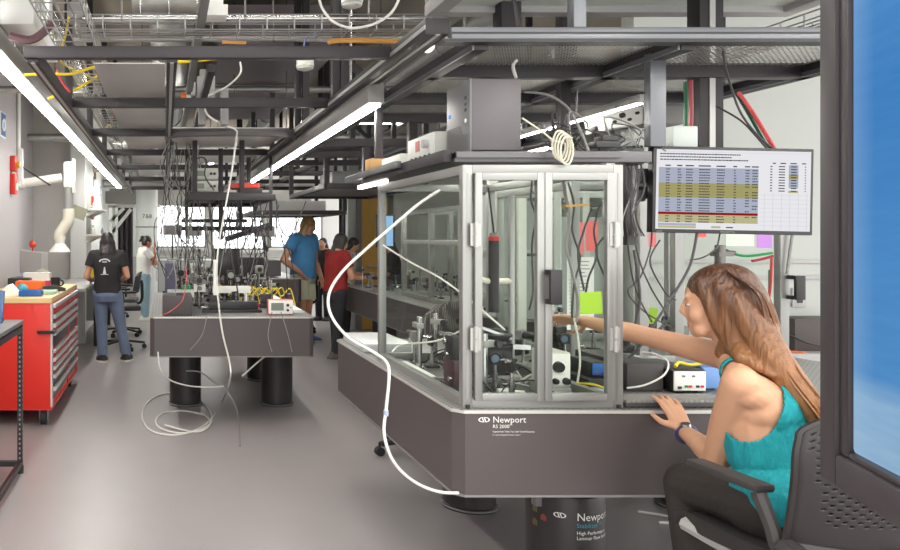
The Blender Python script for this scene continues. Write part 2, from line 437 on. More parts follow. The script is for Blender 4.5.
person('long-haired person in blue T-shirt and pale shorts, standing in the aisle behind the bench', (1.93, 10.5), -2.35, 1.8, HAIRB, TBLUE, KHAKI,
    ((-.06, .0), (.06, .03)), (((-.165, .0, .63), (-.15, .07, .50), (0, .3, -1), (1, 0, 0)), ((.215, -.03, .64), (.125, .06, .545), (-.6, .3, -.8), (-1, 0, 0))), [SHBL, SOLE], SKIN, hairlen=.34, head=(.55, -.35, -.1), shorts=True, female=False, lean=(.0, .02))
person('person in red T-shirt and black trousers working with both hands at the bench', ((335-165)/750*9.17, 9.15), -1.2, 1.55, HAIRD, TRED, PBLACK,
    ((-.04, .04), (.05, -.03)), (((-.135, .06, .64), (-.06, .21, .63), (.3, 1, .0), (0, 0, -1)), ((.13, .06, .635), (.07, .2, .62), (-.2, 1, 0), (0, 0, -1))), [SHG, SHG], SKIN, hairlen=.33, head=(.1, -.35, 0), lean=(0, .03))
person('dark-haired person in dark top far behind, between the blue and the red T-shirts', (2.78, 13.2), 2.6, 1.48, HAIRD, TBLACK, PBLACK,
    ((-.05, 0), (.05, 0)), (((-.14, 0, .64), (-.12, .1, .56), (0, 1, -.3), (1, 0, 0)), ((.14, 0, .64), (.12, .1, .56), (0, 1, -.3), (-1, 0, 0))), [SHB, SHB], SKIN, hairlen=.3, voxel=.012)
person('person in cream top bending over, mostly hidden behind the red T-shirt', (2.62, 10.9), -1.9, 1.5, HAIRD, CL('cream_knit', (214, 206, 188)), PBLACK,
    ((-.05, 0), (.05, 0)), (((-.14, .04, .64), (-.08, .17, .6), (0, 1, 0), (0, 0, -1)), ((.14, .04, .64), (.08, .17, .6), (0, 1, 0), (0, 0, -1))), [SHB, SHB], SKIN, hairlen=.12, head=(0, -.5, 0), lean=(0, .05), voxel=.012)
person('person in dark jacket seen through the enclosure glass beside a bright monitor', (3.12, 10.3), 1.3, 1.5, HAIRD, TBLACK, PBLACK,
    ((-.05, 0), (.05, 0)), (((-.14, .04, .64), (-.08, .15, .6), (0, 1, 0), (0, 0, -1)), ((.14, .04, .64), (.08, .15, .6), (0, 1, 0), (0, 0, -1))), [SHB, SHB], SKIN2, hairlen=.2, head=(0, -.3, 0), sleeve=.9, voxel=.012)

# ---- the seated person, built where she sits (world coordinates)
g = root('person', 'seated person in teal top with long brown hair, reaching left from a black chair', 'person')
V = Vector
fp = V((-.08, .997, 0)).normalized(); rp = V((.997, .08, 0)).normalized()
pel = V((1.825, 2.19, .715)); che = V((1.80, 2.265, .945)); nk = V((1.795, 2.345, 1.105))
shL = V((1.695, 2.205, 1.045)); shR = V((1.872, 2.475, 1.075))
sd = (shR-shL).normalized(); fc = V((-sd.y, sd.x, 0)).normalized()
def torso(b, e):
    b.cap(pel-rp*.05, pel+rp*.05, .10+e); b.cap(pel-rp*.05-fp*.03, pel+rp*.05-fp*.03, .095+e)
    md = pel.lerp(che, .5)
    b.cap(pel, md, .10+e, .09+e); b.cap(md-rp*.03, che-sd*.03, .085+e, .098+e); b.cap(md+rp*.03, che+sd*.03, .085+e, .098+e)
    b.cap(che-sd*.05+V((0, 0, .03)), che+sd*.05+V((0, 0, .04)), .088+e)
    for s_, q in ((shL, -1), (shR, 1)):
        b.cap(che+sd*q*.06+V((0, 0, .05)), s_, .07+e, .05+e*.5); b.cap(nk+V((0, 0, -.025)), s_+V((0, 0, .0)), .044+e*.6, .044+e*.5)
        b.cap(che+sd*q*.06-fc*.03+V((0, 0, .03)), s_-fc*.02-V((0, 0, .03)), .055+e, .045+e*.5)
b = MB(); torso(b, 0)
F = frame(V((-.74, .64, -.14)), (0.05, 0, 1))
hc = V((1.772, 2.41, 1.262)); hs = 1.02
b.cap(nk-V((0, 0, .04)), hc-F@V((0, .02, .05)), .05, .047)
head_prims(b, hc, F, hs)
elL = V((1.73, 2.35, .785)); wrL = V((1.788, 2.575, .806))
b.cap(shL, shL.lerp(elL, .5), .052, .048); b.cap(shL.lerp(elL, .5), elL, .048, .039); b.cap(elL, elL.lerp(wrL, .35), .039, .038); b.cap(elL.lerp(wrL, .3), wrL, .037, .025)
hdL = V((.0, .70, .72)).normalized()
hand_prims(b, wrL+hdL*.005, hdL, V((.0, .7, -.7)), .98, .30, 1, .06)
elR = V((1.80, 2.80, 1.105)); wrR = V((1.70, 3.02, 1.135))
b.cap(shR, shR.lerp(elR, .5), .047, .043); b.cap(shR.lerp(elR, .5), elR, .043, .036); b.cap(elR, elR.lerp(wrR, .35), .036, .037); b.cap(elR.lerp(wrR, .3), wrR, .036, .024)
hand_prims(b, wrR, V((-.55, .83, .02)), V((-.5, -.3, -.8)), .93, .4, -1, .06)
hipL = pel-rp*.085-V((0, 0, .02)); hipR = pel+rp*.085-V((0, 0, .02))
knL = V((1.745, 2.50, .652)); knR = V((1.97, 2.51, .652))
anL = V((1.735, 2.42, .24)); anR = V((1.97, 2.42, .24))
for hp, kn, an in ((hipL, knL, anL), (hipR, knR, anR)):
    b.cap(hp, kn, .075, .055); b.cap(kn, kn.lerp(an, .35)-fp*.015, .052, .052); b.cap(kn.lerp(an, .3)-fp*.012, an, .05, .034)
    b.cap(an-V((0, 0, .05)), an+fp*.14-V((0, 0, .065)), .034, .024)
body = blob('body', b, .0045, SKIN3, g, 9)
face_bits(hc, F, hs, body)
# hair: crown cap, then strands down the back
HG = bpy.data.materials.new('hair_brown_gold'); HG.use_nodes = True; nt = HG.node_tree; bs = nt.nodes['Principled BSDF']; bs.inputs['Roughness'].default_value = .38
tc = nt.nodes.new('ShaderNodeTexCoord'); sx = nt.nodes.new('ShaderNodeSeparateXYZ'); nt.links.new(tc.outputs['Object'], sx.inputs[0])
mr = nt.nodes.new('ShaderNodeMapRange'); mr.inputs[1].default_value = 1.36; mr.inputs[2].default_value = .98; nt.links.new(sx.outputs[2], mr.inputs[0])
nz = nt.nodes.new('ShaderNodeTexNoise'); nz.inputs['Scale'].default_value = 75; nz.inputs['Detail'].default_value = 4; mpp = nt.nodes.new('ShaderNodeMapping'); mpp.inputs['Scale'].default_value = (1, 1, .07); nt.links.new(tc.outputs['Object'], mpp.inputs[0]); nt.links.new(mpp.outputs[0], nz.inputs[0])
ad = nt.nodes.new('ShaderNodeMath'); ad.operation = 'MULTIPLY_ADD'; ad.inputs[1].default_value = .9; nt.links.new(nz.outputs[0], ad.inputs[0]); sb = nt.nodes.new('ShaderNodeMath'); sb.operation = 'SUBTRACT'; sb.inputs[1].default_value = .45; nt.links.new(mr.outputs[0], sb.inputs[0]); nt.links.new(sb.outputs[0], ad.inputs[2])
cr = nt.nodes.new('ShaderNodeValToRGB'); cr.color_ramp.elements[0].color = lin((74, 45, 31)); cr.color_ramp.elements[1].color = lin((160, 110, 68)); nt.links.new(ad.outputs[0], cr.inputs[0]); nt.links.new(cr.outputs[0], bs.inputs['Base Color'])
bp = nt.nodes.new('ShaderNodeBump'); bp.inputs['Strength'].default_value = .5; bp.inputs['Distance'].default_value = .02; nt.links.new(nz.outputs[0], bp.inputs['Height']); nt.links.new(bp.outputs[0], bs.inputs['Normal'])
hb = MB(); T = lambda x, y, z: hc+F@(V((x, y, z))*hs)
hb.ell(T(0, -.024, .046), [.084*hs, .097*hs, .080*hs], F, 20, 12); hb.ell(T(0, -.06, .0), [.086*hs, .074*hs, .095*hs], F, 20, 12)
for q in (-.066, -.045, -.02, .005, .03, .06):
    t = (q+.066)/.126
    a = T(q, -.045-.02*(1-abs(q)/.07), .01); m1 = T(q*1.15, -.095, -.09)
    m2 = V((1.80+.085*t, 2.20+.17*t, 1.10)); m3 = V((1.835+.09*t, 2.15+.20*t, 1.01)); m4 = V((1.885+.075*t, 2.13+.17*t, .90+.03*math.sin(q*90)))
    hb.cap(a, m1, .045, .05); hb.cap(m1, m2, .05, .044); hb.cap(m2, m3, .044, .038); hb.cap(m3, m4, .038, .018)
# locks past the cheek and over the near shoulder
hb.cap(T(-.064, -.02, .04), T(-.072, -.03, -.05), .032, .032); hb.cap(T(-.072, -.03, -.05), T(-.068, -.04, -.13), .032, .034); hb.cap(T(-.068, -.04, -.13), V((1.735, 2.26, 1.115)), .034, .022); hb.cap(V((1.735, 2.26, 1.115)), V((1.765, 2.175, 1.075)), .022, .010)
hb.cap(T(-.03, .0, -.15), T(-.06, -.03, -.10), .026, .03)
hb.cap(T(-.055, .022, .07), T(-.074, .012, .01), .022, .02); hb.cap(T(-.074, .012, .01), T(-.072, -.005, -.07), .02, .022); hb.cap(T(-.072, -.005, -.07), T(-.06, -.03, -.15), .022, .02)
hair = blob('hair', hb, .006, HG, g, 3)
m = MB()
for i in range(46):
    q = -.075+.15*random.random(); t = (q+.066)/.126
    o = V((random.uniform(-.014, .014), random.uniform(-.014, .0), random.uniform(-.02, .02)))
    m.tube([T(q, -.05, .10)+o*.2, T(q*1.3, -.115, .02)+o*.3, T(q*1.3, -.125, -.10)+o, V((1.805+.085*t, 2.165+.16*t, 1.09))+o, V((1.85+.085*t, 2.12+.18*t, .99))+o, V((1.91+.065*t, 2.10+.16*t, .85+.06*random.random()))+o], .0035, 5, 5)
part('hair_strands', m, HG, hair)
# teal tank top: torso surface let out a little, cut at neck and arm openings
TEAL = M('teal_knit', (18, 150, 158), .8, var=.22, scale=70, bump=.6, aniso=(1, 1, .3))
t = MB(); torso(t, .009)
tk = blob('tank_top', t, .0045, TEAL, g, 3)
bm = bmesh.new(); bm.from_mesh(tk.data); dl = []
for v in bm.verts:
    c = v.co; up = V((0, 0, 1))
    if c.z < pel.z-.045: dl.append(v); continue
    for s_ in (shL, shR):
        w_ = c-(s_-V((0, 0, .035))); w_.z *= .72
        if w_.length < .094: dl.append(v); break
    else:
        w_ = c-(nk+fc*.03); w_.z *= .6
        if w_.length < .078: dl.append(v)
bmesh.ops.delete(bm, geom=dl, context='VERTS'); bm.to_mesh(tk.data); bm.free()
so = tk.modifiers.new('s', 'SOLIDIFY'); so.thickness = .004; so.offset = 1
PDK = CL('dark_slacks', (54, 49, 45), .12)
t = MB()
t.cap(pel-rp*.05-V((0, 0, .03)), pel+rp*.05-V((0, 0, .03)), .115)
for hp, kn, an in ((hipL, knL, anL), (hipR, knR, anR)):
    t.cap(hp, kn, .088, .072); t.cap(kn, kn.lerp(an, .5), .072, .064); t.cap(kn.lerp(an, .4), an, .065, .058)
blob('trousers', t, .007, PDK, g, 3)
for an in (anL, anR):
    m = MB(); R = frame(fp)
    m.obox(an+fp*.06-V((0, 0, .10)), (.085, .26, .022), R, .01); m.mat(1); m.obox(an+fp*.055-V((0, 0, .065)), (.075, .22, .05), R, .022)
    part('shoe', m, [SHB, SHB], g)
m = MB(); wc = wrL+hdL*-.008
fa = (wrL-elL).normalized(); R = frame(fa, (.1, -.5, 1))
m.torus(wc, .0305, .006, R@RX(PI/2), 20, 6)
w = part('watch_strap', m, M('watch_band', (92, 92, 140), .3, .6), g, 'blue and silver watch strap')
ud = (R@V((-.35, 0, .94))).normalized(); m = MB(); m.cyl(wc+ud*.029, wc+ud*.039, .017, .016, 18); part('watch_case', m, M('steel', (190, 190, 190), .25, 1.), w)
m = MB(); m.cyl(wc+ud*.039, wc+ud*.0395, .013, .013, 18); part('watch_face', m, M('dial_dark', (30, 30, 36), .2), w)
m = MB(); m.torus(T(-.082, -.0, -.05), .013*hs, .0016, F@RY(PI/2)); part('earring', m, M('gold', (210, 180, 110), .25, 1.), body)
# ---------------------------------------------------------------- setting
FLOOR = M('floor_vinyl', (148, 142, 142), .36, var=.05, scale=3.5, bump=.02)
WALL = M('wall_paint', (176, 172, 175), .7, var=.02, scale=2); WALLW = M('wall_white', (214, 218, 214), .6, var=.02, scale=2)
CEIL = M('ceiling_concrete', (146, 138, 127), .9, var=.12, scale=1.2); GREYP = M('grey_panel', (178, 176, 176), .6)
WHITE = M('white_paint', (232, 232, 226), .45); CREAM = M('cream_plastic', (226, 222, 206), .45)
DARK = M('dark_strut', (47, 43, 46), .45, .25, var=.06, scale=8); DARK2 = M('charcoal', (44, 41, 43), .5); BLK = M('black_plastic', (34, 33, 34), .42); RUB = M('rubber', (38, 37, 37), .7)
ALU = M('aluminium', (150, 151, 148), .38, .55); ALUD = M('aluminium_dull', (176, 177, 174), .45, .6); GALV = M('galvanised', (168, 168, 166), .42, .75, var=.2, scale=14)
STEEL = MATS['steel']; SHEET = M('sheet_metal', (208, 204, 199), .3, .4, var=.12, scale=2.5, bump=.25)
GREYI = M('instrument_grey', (196, 198, 190), .5); MIDG = M('mid_grey', (128, 126, 126), .5); RED = M('red_enamel', (222, 44, 30), .38); REDD = M('signal_red', (206, 40, 36), .4)
BLUE = M('signal_blue', (28, 92, 164), .4); YEL = M('yellow', (222, 196, 40), .5); ORG = M('orange', (226, 104, 34), .5); GRN = M('green', (30, 140, 80), .5); WCAB = M('white_cable', (226, 224, 218), .45)
WOODY = M('door_wood', (214, 168, 78), .45, var=.12, scale=5, aniso=(6, 6, .5)); MAPLE = M('maple', (226, 196, 142), .45, var=.1, scale=5, aniso=(1, 8, 8)); CARD = M('cardboard', (198, 156, 104), .8)
PINK = M('pink_note', (236, 128, 132), .8); LIME = M('lime_note', (138, 178, 46), .8); PURP = M('purple_note', (186, 134, 208), .8); PAPER = M('paper', (240, 240, 236), .8)
TABLE = M('table_side', (84, 77, 77), .42, .1, var=.04, scale=5); TOP = dots_mat('table_top_holes', (160, 160, 158), (30, 30, 30), .025, .0045, .34, .5)
GLASS = glass_mat('clear_glass')
m = MB(); m.box(-2.2, 6, -1.5, 20, -.1, 0); struct('floor', m, FLOOR)
m = MB(); m.box(-2.2, 6, 1.2, 20, 3.5, 3.6); struct('ceiling', m, CEIL)
m = MB(); m.box(-1.75, -1.55, -1.5, 8.0, 0, 3.5); w = struct('wall_left', m, WALL)
m = MB(); m.box(-2.1, -1.85, 8.0, 10.5, 0, 3.5); struct('wall_recess', m, WALL)
m = MB(); m.box(-2.1, -1.22, 10.5, 10.7, 0, 3.5); struct('wall_recess_back', m, M('wall_taupe', (184, 180, 176), .7))
m = MB(); m.box(-1.42, -1.22, 10.7, 19.6, 0, 3.5); struct('wall_far_left', m, WALLW)
m = MB(); m.box(-1.30, -1.10, 10.32, 10.5, 0, 3.5); struct('pillar', m, M('pillar_grey', (206, 206, 204), .6))
m = MB(); m.box(-1.42, 6, 19.5, 19.7, 0, 3.5); struct('wall_back', m, M('wall_far', (226, 228, 226), .6))
m = MB(); m.box(2.95, 6, 4.72, 4.85, 0, 3.5); struct('wall_right', m, M('wall_right_white', (184, 188, 183), .6, var=.02, scale=2))
m = MB(); m.box(2.9, 6, 11.9, 12.05, 0, 3.5); struct('wall_partition', m, WALLW)
m = MB(); m.box(5.8, 6, 4.85, 11.9, 0, 3.5); struct('wall_far_right', m, WALLW)
DAY = EM('daylight', (250, 252, 255), 3.)
for i, (x0, x1, y0, y1) in enumerate(((150, 206, 204, 248), (211, 264, 205, 250), (269, 322, 203, 248))):
    a = P(x0, y1, 19.5); b = P(x1, y0, 19.5)
    r = link(bpy.data.objects.new('window_%d' % (i+1), None)); r['kind'] = 'structure'; r.location = ((a.x+b.x)/2, 19.45, a.z)
    m = MB(); t = .05
    for q in ((a.x, a.x+t, a.z, b.z), (b.x-t, b.x, a.z, b.z), (a.x, b.x, a.z, a.z+t), (a.x, b.x, b.z-t, b.z), ((a.x+b.x)/2-.02, (a.x+b.x)/2+.02, a.z, b.z)): m.box(q[0], q[1], 19.4, 19.5, q[2], q[3])
    part('window_frame', m, M('window_grey', (150, 150, 150), .5), r)
    m = MB(); m.box(a.x+t, b.x-t, 19.46, 19.49, a.z+t, b.z-t); part('pane', m, DAY, r)
    m = MB(); m.box(a.x-.05, b.x+.05, 19.3, 19.5, a.z-.06, a.z); part('window_sill', m, WHITE, r)
m = MB(); m.box(-1.2, 3.2, 19.2, 19.5, .0, .95); struct('trim_1', m, M('back_panel', (186, 190, 186), .5))
# wooden door with frame and handle on the partition
r = link(bpy.data.objects.new('door_1', None)); r['kind'] = 'structure'; a = P(361, 198, 11.85); b = P(383, 198, 11.85); r.location = (a.x, 11.85, 0)
m = MB(); m.box(a.x, b.x+.08, 11.84, 11.9, 0.01, 2.08); part('door_leaf', m, WOODY, r)
m = MB()
for q in ((a.x-.07, a.x, 0, 2.15), (b.x+.08, b.x+.15, 0, 2.15), (a.x-.07, b.x+.15, 2.08, 2.15)): m.box(q[0], q[1], 11.8, 11.9, q[2], q[3])
part('door_frame', m, MIDG, r)
m = MB(); m.cyl((a.x+.1, 11.84, 1.0), (a.x+.1, 11.78, 1.0), .015); m.bar((a.x+.1, 11.78, 1), (a.x+.24, 11.78, 1), .02); part('door_handle', m, STEEL, r)
a = P(380, 204, 11.88); b = P(389, 198, 11.88); m = MB(); m.box(a.x+.05, b.x+.05, 11.87, 11.9, a.z, b.z, .003); thing('wall_sign', m, M('sign_maroon', (150, 34, 44), .5), 'dark red sign on the wall right of the wooden door', 'sign')
# structural column with stencilled number
r = root('column', 'grey round structural column with black stencilled marking near the windows', 'column', (P(147, 290, 15).x, 15, 0)); r['kind'] = 'structure'
m = MB(); m.cyl((r.location.x, 15, 0), (r.location.x, 15, 3.5), .215, n=28); part('shaft', m, M('column_grey', (200, 204, 202), .55), r)
m = MB()
for z in (1.66, 1.05): m.torus((r.location.x, 15, z), .217, .014, None, 28)
part('strap', m, M('strap_grey', (130, 130, 130), .5), r)
def colx(v): an = v.x/.217; return Vector((r.location.x+.219*math.sin(an), 15-.219*math.cos(an), 1.83+v.y))
part('stencil', text_mb('7&8', .12, None, lambda v: colx(v-Vector((.09, 0, 0)))), BLK, r)
# curtains
def curtain(x0, x1, Y, z0, z1, label, n):
    m = MB(); N = n*8; pts = []
    for i in range(N+1):
        t = i/N; pts.append((x0+(x1-x0)*t, Y+.05*math.sin(t*n*2*PI)+.012*math.sin(t*31)))
    vs = [(x, y, z) for z in (z0, (z0+z1)/2, z1) for x, y in pts]+[(x, y+.012, z) for z in (z0, (z0+z1)/2, z1) for x, y in pts]; W = N+1; fs = []
    for k in (0, 1):
        for i in range(N):
            fs.append((k*W+i, k*W+i+1, (k+1)*W+i+1, (k+1)*W+i)); o = 3*W; fs.append((o+k*W+i, o+(k+1)*W+i, o+(k+1)*W+i+1, o+k*W+i+1))
    m.add(vs, fs); r = root('curtain', label, 'curtain', ((x0+x1)/2, Y, z0))
    part('cloth', m, M('curtain_cloth', (72, 64, 70), .9), r)
    m = MB(); m.cyl((x0-.05, Y, z1+.02), (x1+.05, Y, z1+.02), .018); part('rail', m, DARK2, r)
a = P(118, 205, 17.5); b = P(133, 205, 17.5); curtain(a.x, b.x, 17.5, .3, 2.2, 'dark curtain hanging beside the grey round column', 3)
a = P(339, 200, 13.6); b = P(359, 200, 13.6); curtain(a.x, b.x, 13.6, .2, 2.35, 'dark curtain hanging to the left of the wooden door', 4)
# wall items on the left
def alarm(Y, X, z, s, lab1, lab2):
    r = root('fire_alarm', lab1, 'fire alarm', (X, Y, z), None)
    m = MB(); m.box(X, X+.05*s, Y-.06*s, Y+.06*s, z, z+.14*s, .01); part('housing', m, REDD, r)
    m = MB(); m.cyl((X+.05*s, Y, z+.06*s), (X+.085*s, Y, z+.06*s), .03*s); part('strobe', m, M('amber', (214, 160, 40), .35), r)
    r = root('call_point', lab2, 'fire alarm', (X, Y, z-.21*s), None)
    m = MB(); m.box(X, X+.05*s, Y-.06*s, Y+.06*s, z-.21*s, z-.02*s, .01); part('housing', m, REDD, r)
    m = MB(); m.box(X+.05*s, X+.06*s, Y-.035*s, Y+.035*s, z-.17*s, z-.11*s); part('pull_bar', m, WHITE, r)
alarm(7.55, -1.55, 2.13, 1.1, 'red alarm sounder with amber knob high on the near left wall', 'red pull station on the near left wall just below the amber knob')
alarm(12.3, -1.22, 1.98, 1.1, 'red alarm sounder on the far left wall beside a shelf', 'red pull station on the far left wall below its sounder')
def sign(X, Y, z, w, h, label):
    r = root('wall_sign', label, 'sign', (X, Y, z))
    m = MB(); m.box(X, X+.008, Y-w/2, Y+w/2, z, z+h, .003); part('plate', m, WHITE, r)
    m = MB(); m.box(X+.008, X+.012, Y-w*.42, Y+w*.42, z+h*.05, z+h*.95); part('panel', m, BLUE, r)
    m = MB(); m.torus((X+.012, Y, z+h*.5), w*.24, w*.05, RY(PI/2)); part('emblem', m, WHITE, r)
sign(-1.55, 7.15, 2.42, .22, .24, 'blue wall sign with white ring at the left picture edge')
sign(-1.22, 12.75, 2.30, .18, .2, 'small blue wall sign high above the far red alarm')
sign(-1.22, 14.1, 2.22, .2, .2, 'small blue wall sign farthest down the left wall')
m = MB(); m.cyl((-1.53, 7.85, 2.0), (-1.53, 7.85, 3.45), .02); m.obox((-1.51, 7.85, 2.22), (.05, .05, .35), None, .01); thing('wall_conduit', m, WHITE, 'white vertical conduit at the edge of the near left wall', 'conduit')
m = MB(); m.tube([(-1.2, 12.9, 2.45), (-1.2, 12.9, 2.9), (-1.15, 12.9, 3.0), (-1.15, 13.4, 3.0)], .02); thing('pipe', m, M('copper', (150, 110, 70), .4, .8), 'short copper pipe bending at the top of the far left wall', 'pipe')
# grey ledge box with red knob
r = root('control_box', 'grey wall box with red knob on top, behind the red cabinet', 'control box', (-1.65, 9.0, 1.05))
m = MB(); m.prism([(-1.85, 1.05), (-1.45, 1.05), (-1.45, 1.28), (-1.85, 1.32)], .5, 'y', (0, 8.8, 0)); part('housing', m, M('box_grey', (164, 160, 156), .5), r)
m = MB(); m.cyl((-1.58, 8.95, 1.30), (-1.58, 8.95, 1.36), .012); m.ell((-1.58, 8.95, 1.38), (.045, .045, .045)); part('knob', m, M('knob_red', (214, 66, 42), .4), r)
# fume extraction arm
r = root('extraction_arm', 'white jointed fume extraction arm reaching from the left wall', 'extraction arm', (-1.5, 8.3, 2.0))
c0 = V((-1.56, 7.95, 2.03)); c1 = V((-1.10, 8.0, 2.10))
m = MB(); m.cyl(c0-V((.0, 0, 0)), c1, .05, .05, 20); m.cyl(c0+V((.02, 0, 0)), c0+V((.07, 0, .01)), .06, .06, 20); part('upper_duct', m, WHITE, r)
m = MB(); m.bar(c0+V((.02, -.1, .2)), c0+V((.36, -.09, -.02)), .016); part('support_rod', m, DARK2, r)
m = MB(); m.obox(c1+V((.07, 0, .03)), (.10, .12, .28), None, .03); m.obox(c1+V((.125, 0, .02)), (.025, .1, .36), None, .008); part('joint_housing', m, WHITE, r)
m = MB(); m.cyl(c1+V((.07, 0, -.1)), c1+V((.07, 0, -.36)), .055, .055, 18); part('lower_duct', m, M('duct_grey', (150, 150, 148), .4, .4), r)
m = MB(); m.tube([c1+V((.07, 0, -.33)), c1+V((.07, 0, -.45)), c1+V((.03, 0, -.52)), c1+V((-.02, 0, -.60)), c1+V((-.02, 0, -.66))], .062, 16); part('elbow', m, CREAM, r)
m = MB(); m.obox(c1+V((.18, 0, -.37)), (.16, .01, .13), RY(.35)); part('damper_plate', m, M('plate_olive', (140, 140, 122), .5), r)
m = MB(); m.cyl(c1+V((-.02, 0, -.64)), c1+V((-.02, 0, -.72)), .05); m.lathe([(.03, .0), (.035, -.03), (.05, -.04), (.105, -.11), (.115, -.13), (.10, -.128), (.04, -.05)], c1+V((-.02, 0, -.66)), 24); part('hood', m, WHITE, r)
# shelves on the far left wall, with bottles
for i, z in enumerate((1.86, 1.48)):
    r = root('wall_shelf', ('upper' if i == 0 else 'lower')+' white shelf on the far left wall beside the pillar', 'shelf', (-1.1, 11.6, z), 'white wall shelves')
    m = MB(); m.box(-1.22, -.93, 11.05, 12.1, z, z+.03, .004); part('board', m, WHITE, r)
    for y in (11.15, 12.0):
        m = MB(); m.prism([(-1.22, z), (-.98, z), (-1.22, z-.12)], .02, 'y', (0, y, 0)); part('bracket', m, WHITE, r)
    for j in range(5):
        x = -1.15+.17*random.random(); y = 11.12+j*.2; hh = random.uniform(.06, .15)
        m = MB(); rr = random.uniform(.02, .035); m.lathe([(rr, 0), (rr, hh*.65), (rr*.5, hh*.8), (rr*.5, hh), (rr*.1, hh)], (x, y, z+.03), 12)
        thing('bottle', m, [WHITE, M('bottle_grey', (190, 196, 196), .3), M('bottle_clear', (206, 214, 210), .2)][j % 3], 'small pale bottle standing on the '+('upper' if i == 0 else 'lower')+' white wall shelf', 'bottle', 'bottles on the wall shelves')
m = MB(); m.box(-1.22, -1.05, 10.75, 12.4, 1.08, 2.15); 
r = root('shelf_back_panel', 'grey backing panel behind the white wall shelves', 'panel', (-1.21, 11.6, 1.0)); m = MB(); m.box(-1.218, -1.2, 10.95, 12.2, 1.05, 2.2); part('sheet', m, M('panel_olive', (150, 150, 138), .6), r)
# side bench behind the black T-shirt
r = root('wall_bench', 'grey laboratory bench along the left wall behind the red cabinet', 'bench', (-1.15, 10.5, 0))
m = MB(); m.box(-1.5, -.88, 8.3, 10.2, .86, .90, .005); m.box(-1.2, -.88, 10.2, 12.6, .86, .9, .005); part('worktop', m, M('bench_top', (150, 148, 146), .45), r)
for y in (8.4, 10.1, 12.5):
    xx = -1.45 if y < 9 else -.96; m = MB(); m.box(xx, xx+.05, y-.025, y+.025, 0, .86); part('leg', m, DARK2, r)
m = MB(); m.box(-1.2, -.93, 10.9, 12.4, .25, .85); part('cupboard', m, M('cup_grey', (168, 166, 160), .5), r)
m = MB(); m.box(-1.12, -.86, 10.6, 10.9, .905, 1.02); thing('parts_bin', m, YEL, 'yellow bin on the wall bench beside the black T-shirt', 'bin')
m = MB(); m.box(-1.12, -.9, 10.62, 10.9, 1.021, 1.10); thing('parts_bin', m, M('bin_red', (196, 60, 40), .5), 'red bin stacked on the yellow bin on the wall bench', 'bin')
m = MB(); m.lathe([(.05, 0), (.05, .16), (.02, .21), (.02, .26), (.005, .26)], (-1.0, 11.2, .9), 14); thing('bottle', m, BLK, 'black bottle standing on the wall bench behind the yellow bin', 'bottle')
# vacuum frame of white tubes near the column
r = root('tube_rack', 'white tubular frame with diagonal braces before the dark curtain', 'frame', (-.9, 16.5, 0))
for q, (p0, p1) in enumerate(((P(106, 206, 16), P(160, 206, 16)), (P(107, 206, 16), P(107, 300, 16)), (P(110, 222, 16), P(124, 208, 16)), (P(113, 232, 16), P(131, 209, 16)), (P(114, 206, 16), P(114, 290, 16)))):
    m = MB(); m.bar(p0, p1, .07, .07); part('rail' if q == 0 else 'post' if q in (1, 4) else 'brace', m, WHITE, r)
# ---------------------------------------------------------------- optical tables
def optical_table(label, x0, x1, y0, y1, legs, z1=.863, th=.305, text=False, cham=.035):
    r = root('optical_table', label, 'table', ((x0+x1)/2, (y0+y1)/2, 0))
    poly = [(x0+cham, y0), (x1-cham, y0), (x1, y0+cham), (x1, y1-cham), (x1-cham, y1), (x0+cham, y1), (x0, y1-cham), (x0, y0+cham)]
    m = MB(); m.prism(poly, th-.012, 'z', (0, 0, z1-th)); part('slab', m, TABLE, r)
    ins = [(a+(.004 if a < (x0+x1)/2 else -.004), b+(.004 if b < (y0+y1)/2 else -.004)) for a, b in poly]
    m = MB(); m.prism([(a+(-.006 if a < (x0+x1)/2 else .006), b+(-.006 if b < (y0+y1)/2 else .006)) for a, b in poly], .011, 'z', (0, 0, z1-.012)); part('top_skin', m, M('edge_skin', (206, 204, 198), .4, .4), r)
    m = MB(); m.prism([(a+(-.003 if a < (x0+x1)/2 else .003), b+(-.003 if b < (y0+y1)/2 else .003)) for a, b in poly], .002, 'z', (0, 0, z1-.001)); part('breadboard_top', m, TOP, r)
    m = MB(); m.prism([(a+(-.004 if a < (x0+x1)/2 else .004), b+(-.004 if b < (y0+y1)/2 else .004)) for a, b in poly], .008, 'z', (0, 0, z1-th-.004)); part('bottom_skin', m, MIDG, r)
    for x, y in legs:
        m = MB(); zt = z1-th-.004
        m.lathe([(.145, 0), (.145, .02), (.138, .024), (.138, zt-.05), (.11, zt-.045), (.11, zt)], (x, y, 0), 32)
        lg = part('leg', m, M('leg_black', (58, 54, 54), .4, .2), r)
        m = MB(); m.torus((x, y, .012), .147, .005, None, 32, 4); part('base_ring', m, MIDG, lg)
    return r
LT = optical_table('grey optical table in the left aisle crowded with optics, on round black legs', -.115, 1.14, 5.73, 8.15, ((.18, 6.62), (.985, 6.62), (.18, 7.75), (.985, 7.75)))
MT = optical_table('large grey optical table in front carrying the glass enclosure and keyboard', 1.03, 3.2, 2.66, 4.5, ((1.67, 4.12), (2.86, 4.12)))
RT = optical_table('grey optical table behind the glass enclosure where the red T-shirt works', 2.28, 3.6, 5.5, 9.5, ((2.6, 6.2), (3.3, 6.2), (2.6, 8.9), (3.3, 8.9)))
BT = optical_table('dark optical table at the back, behind the blue T-shirt', .75, 1.75, 9.6, 12.4, ((.95, 10.1), (1.55, 10.1), (.95, 12.0), (1.55, 12.0)), z1=.94)
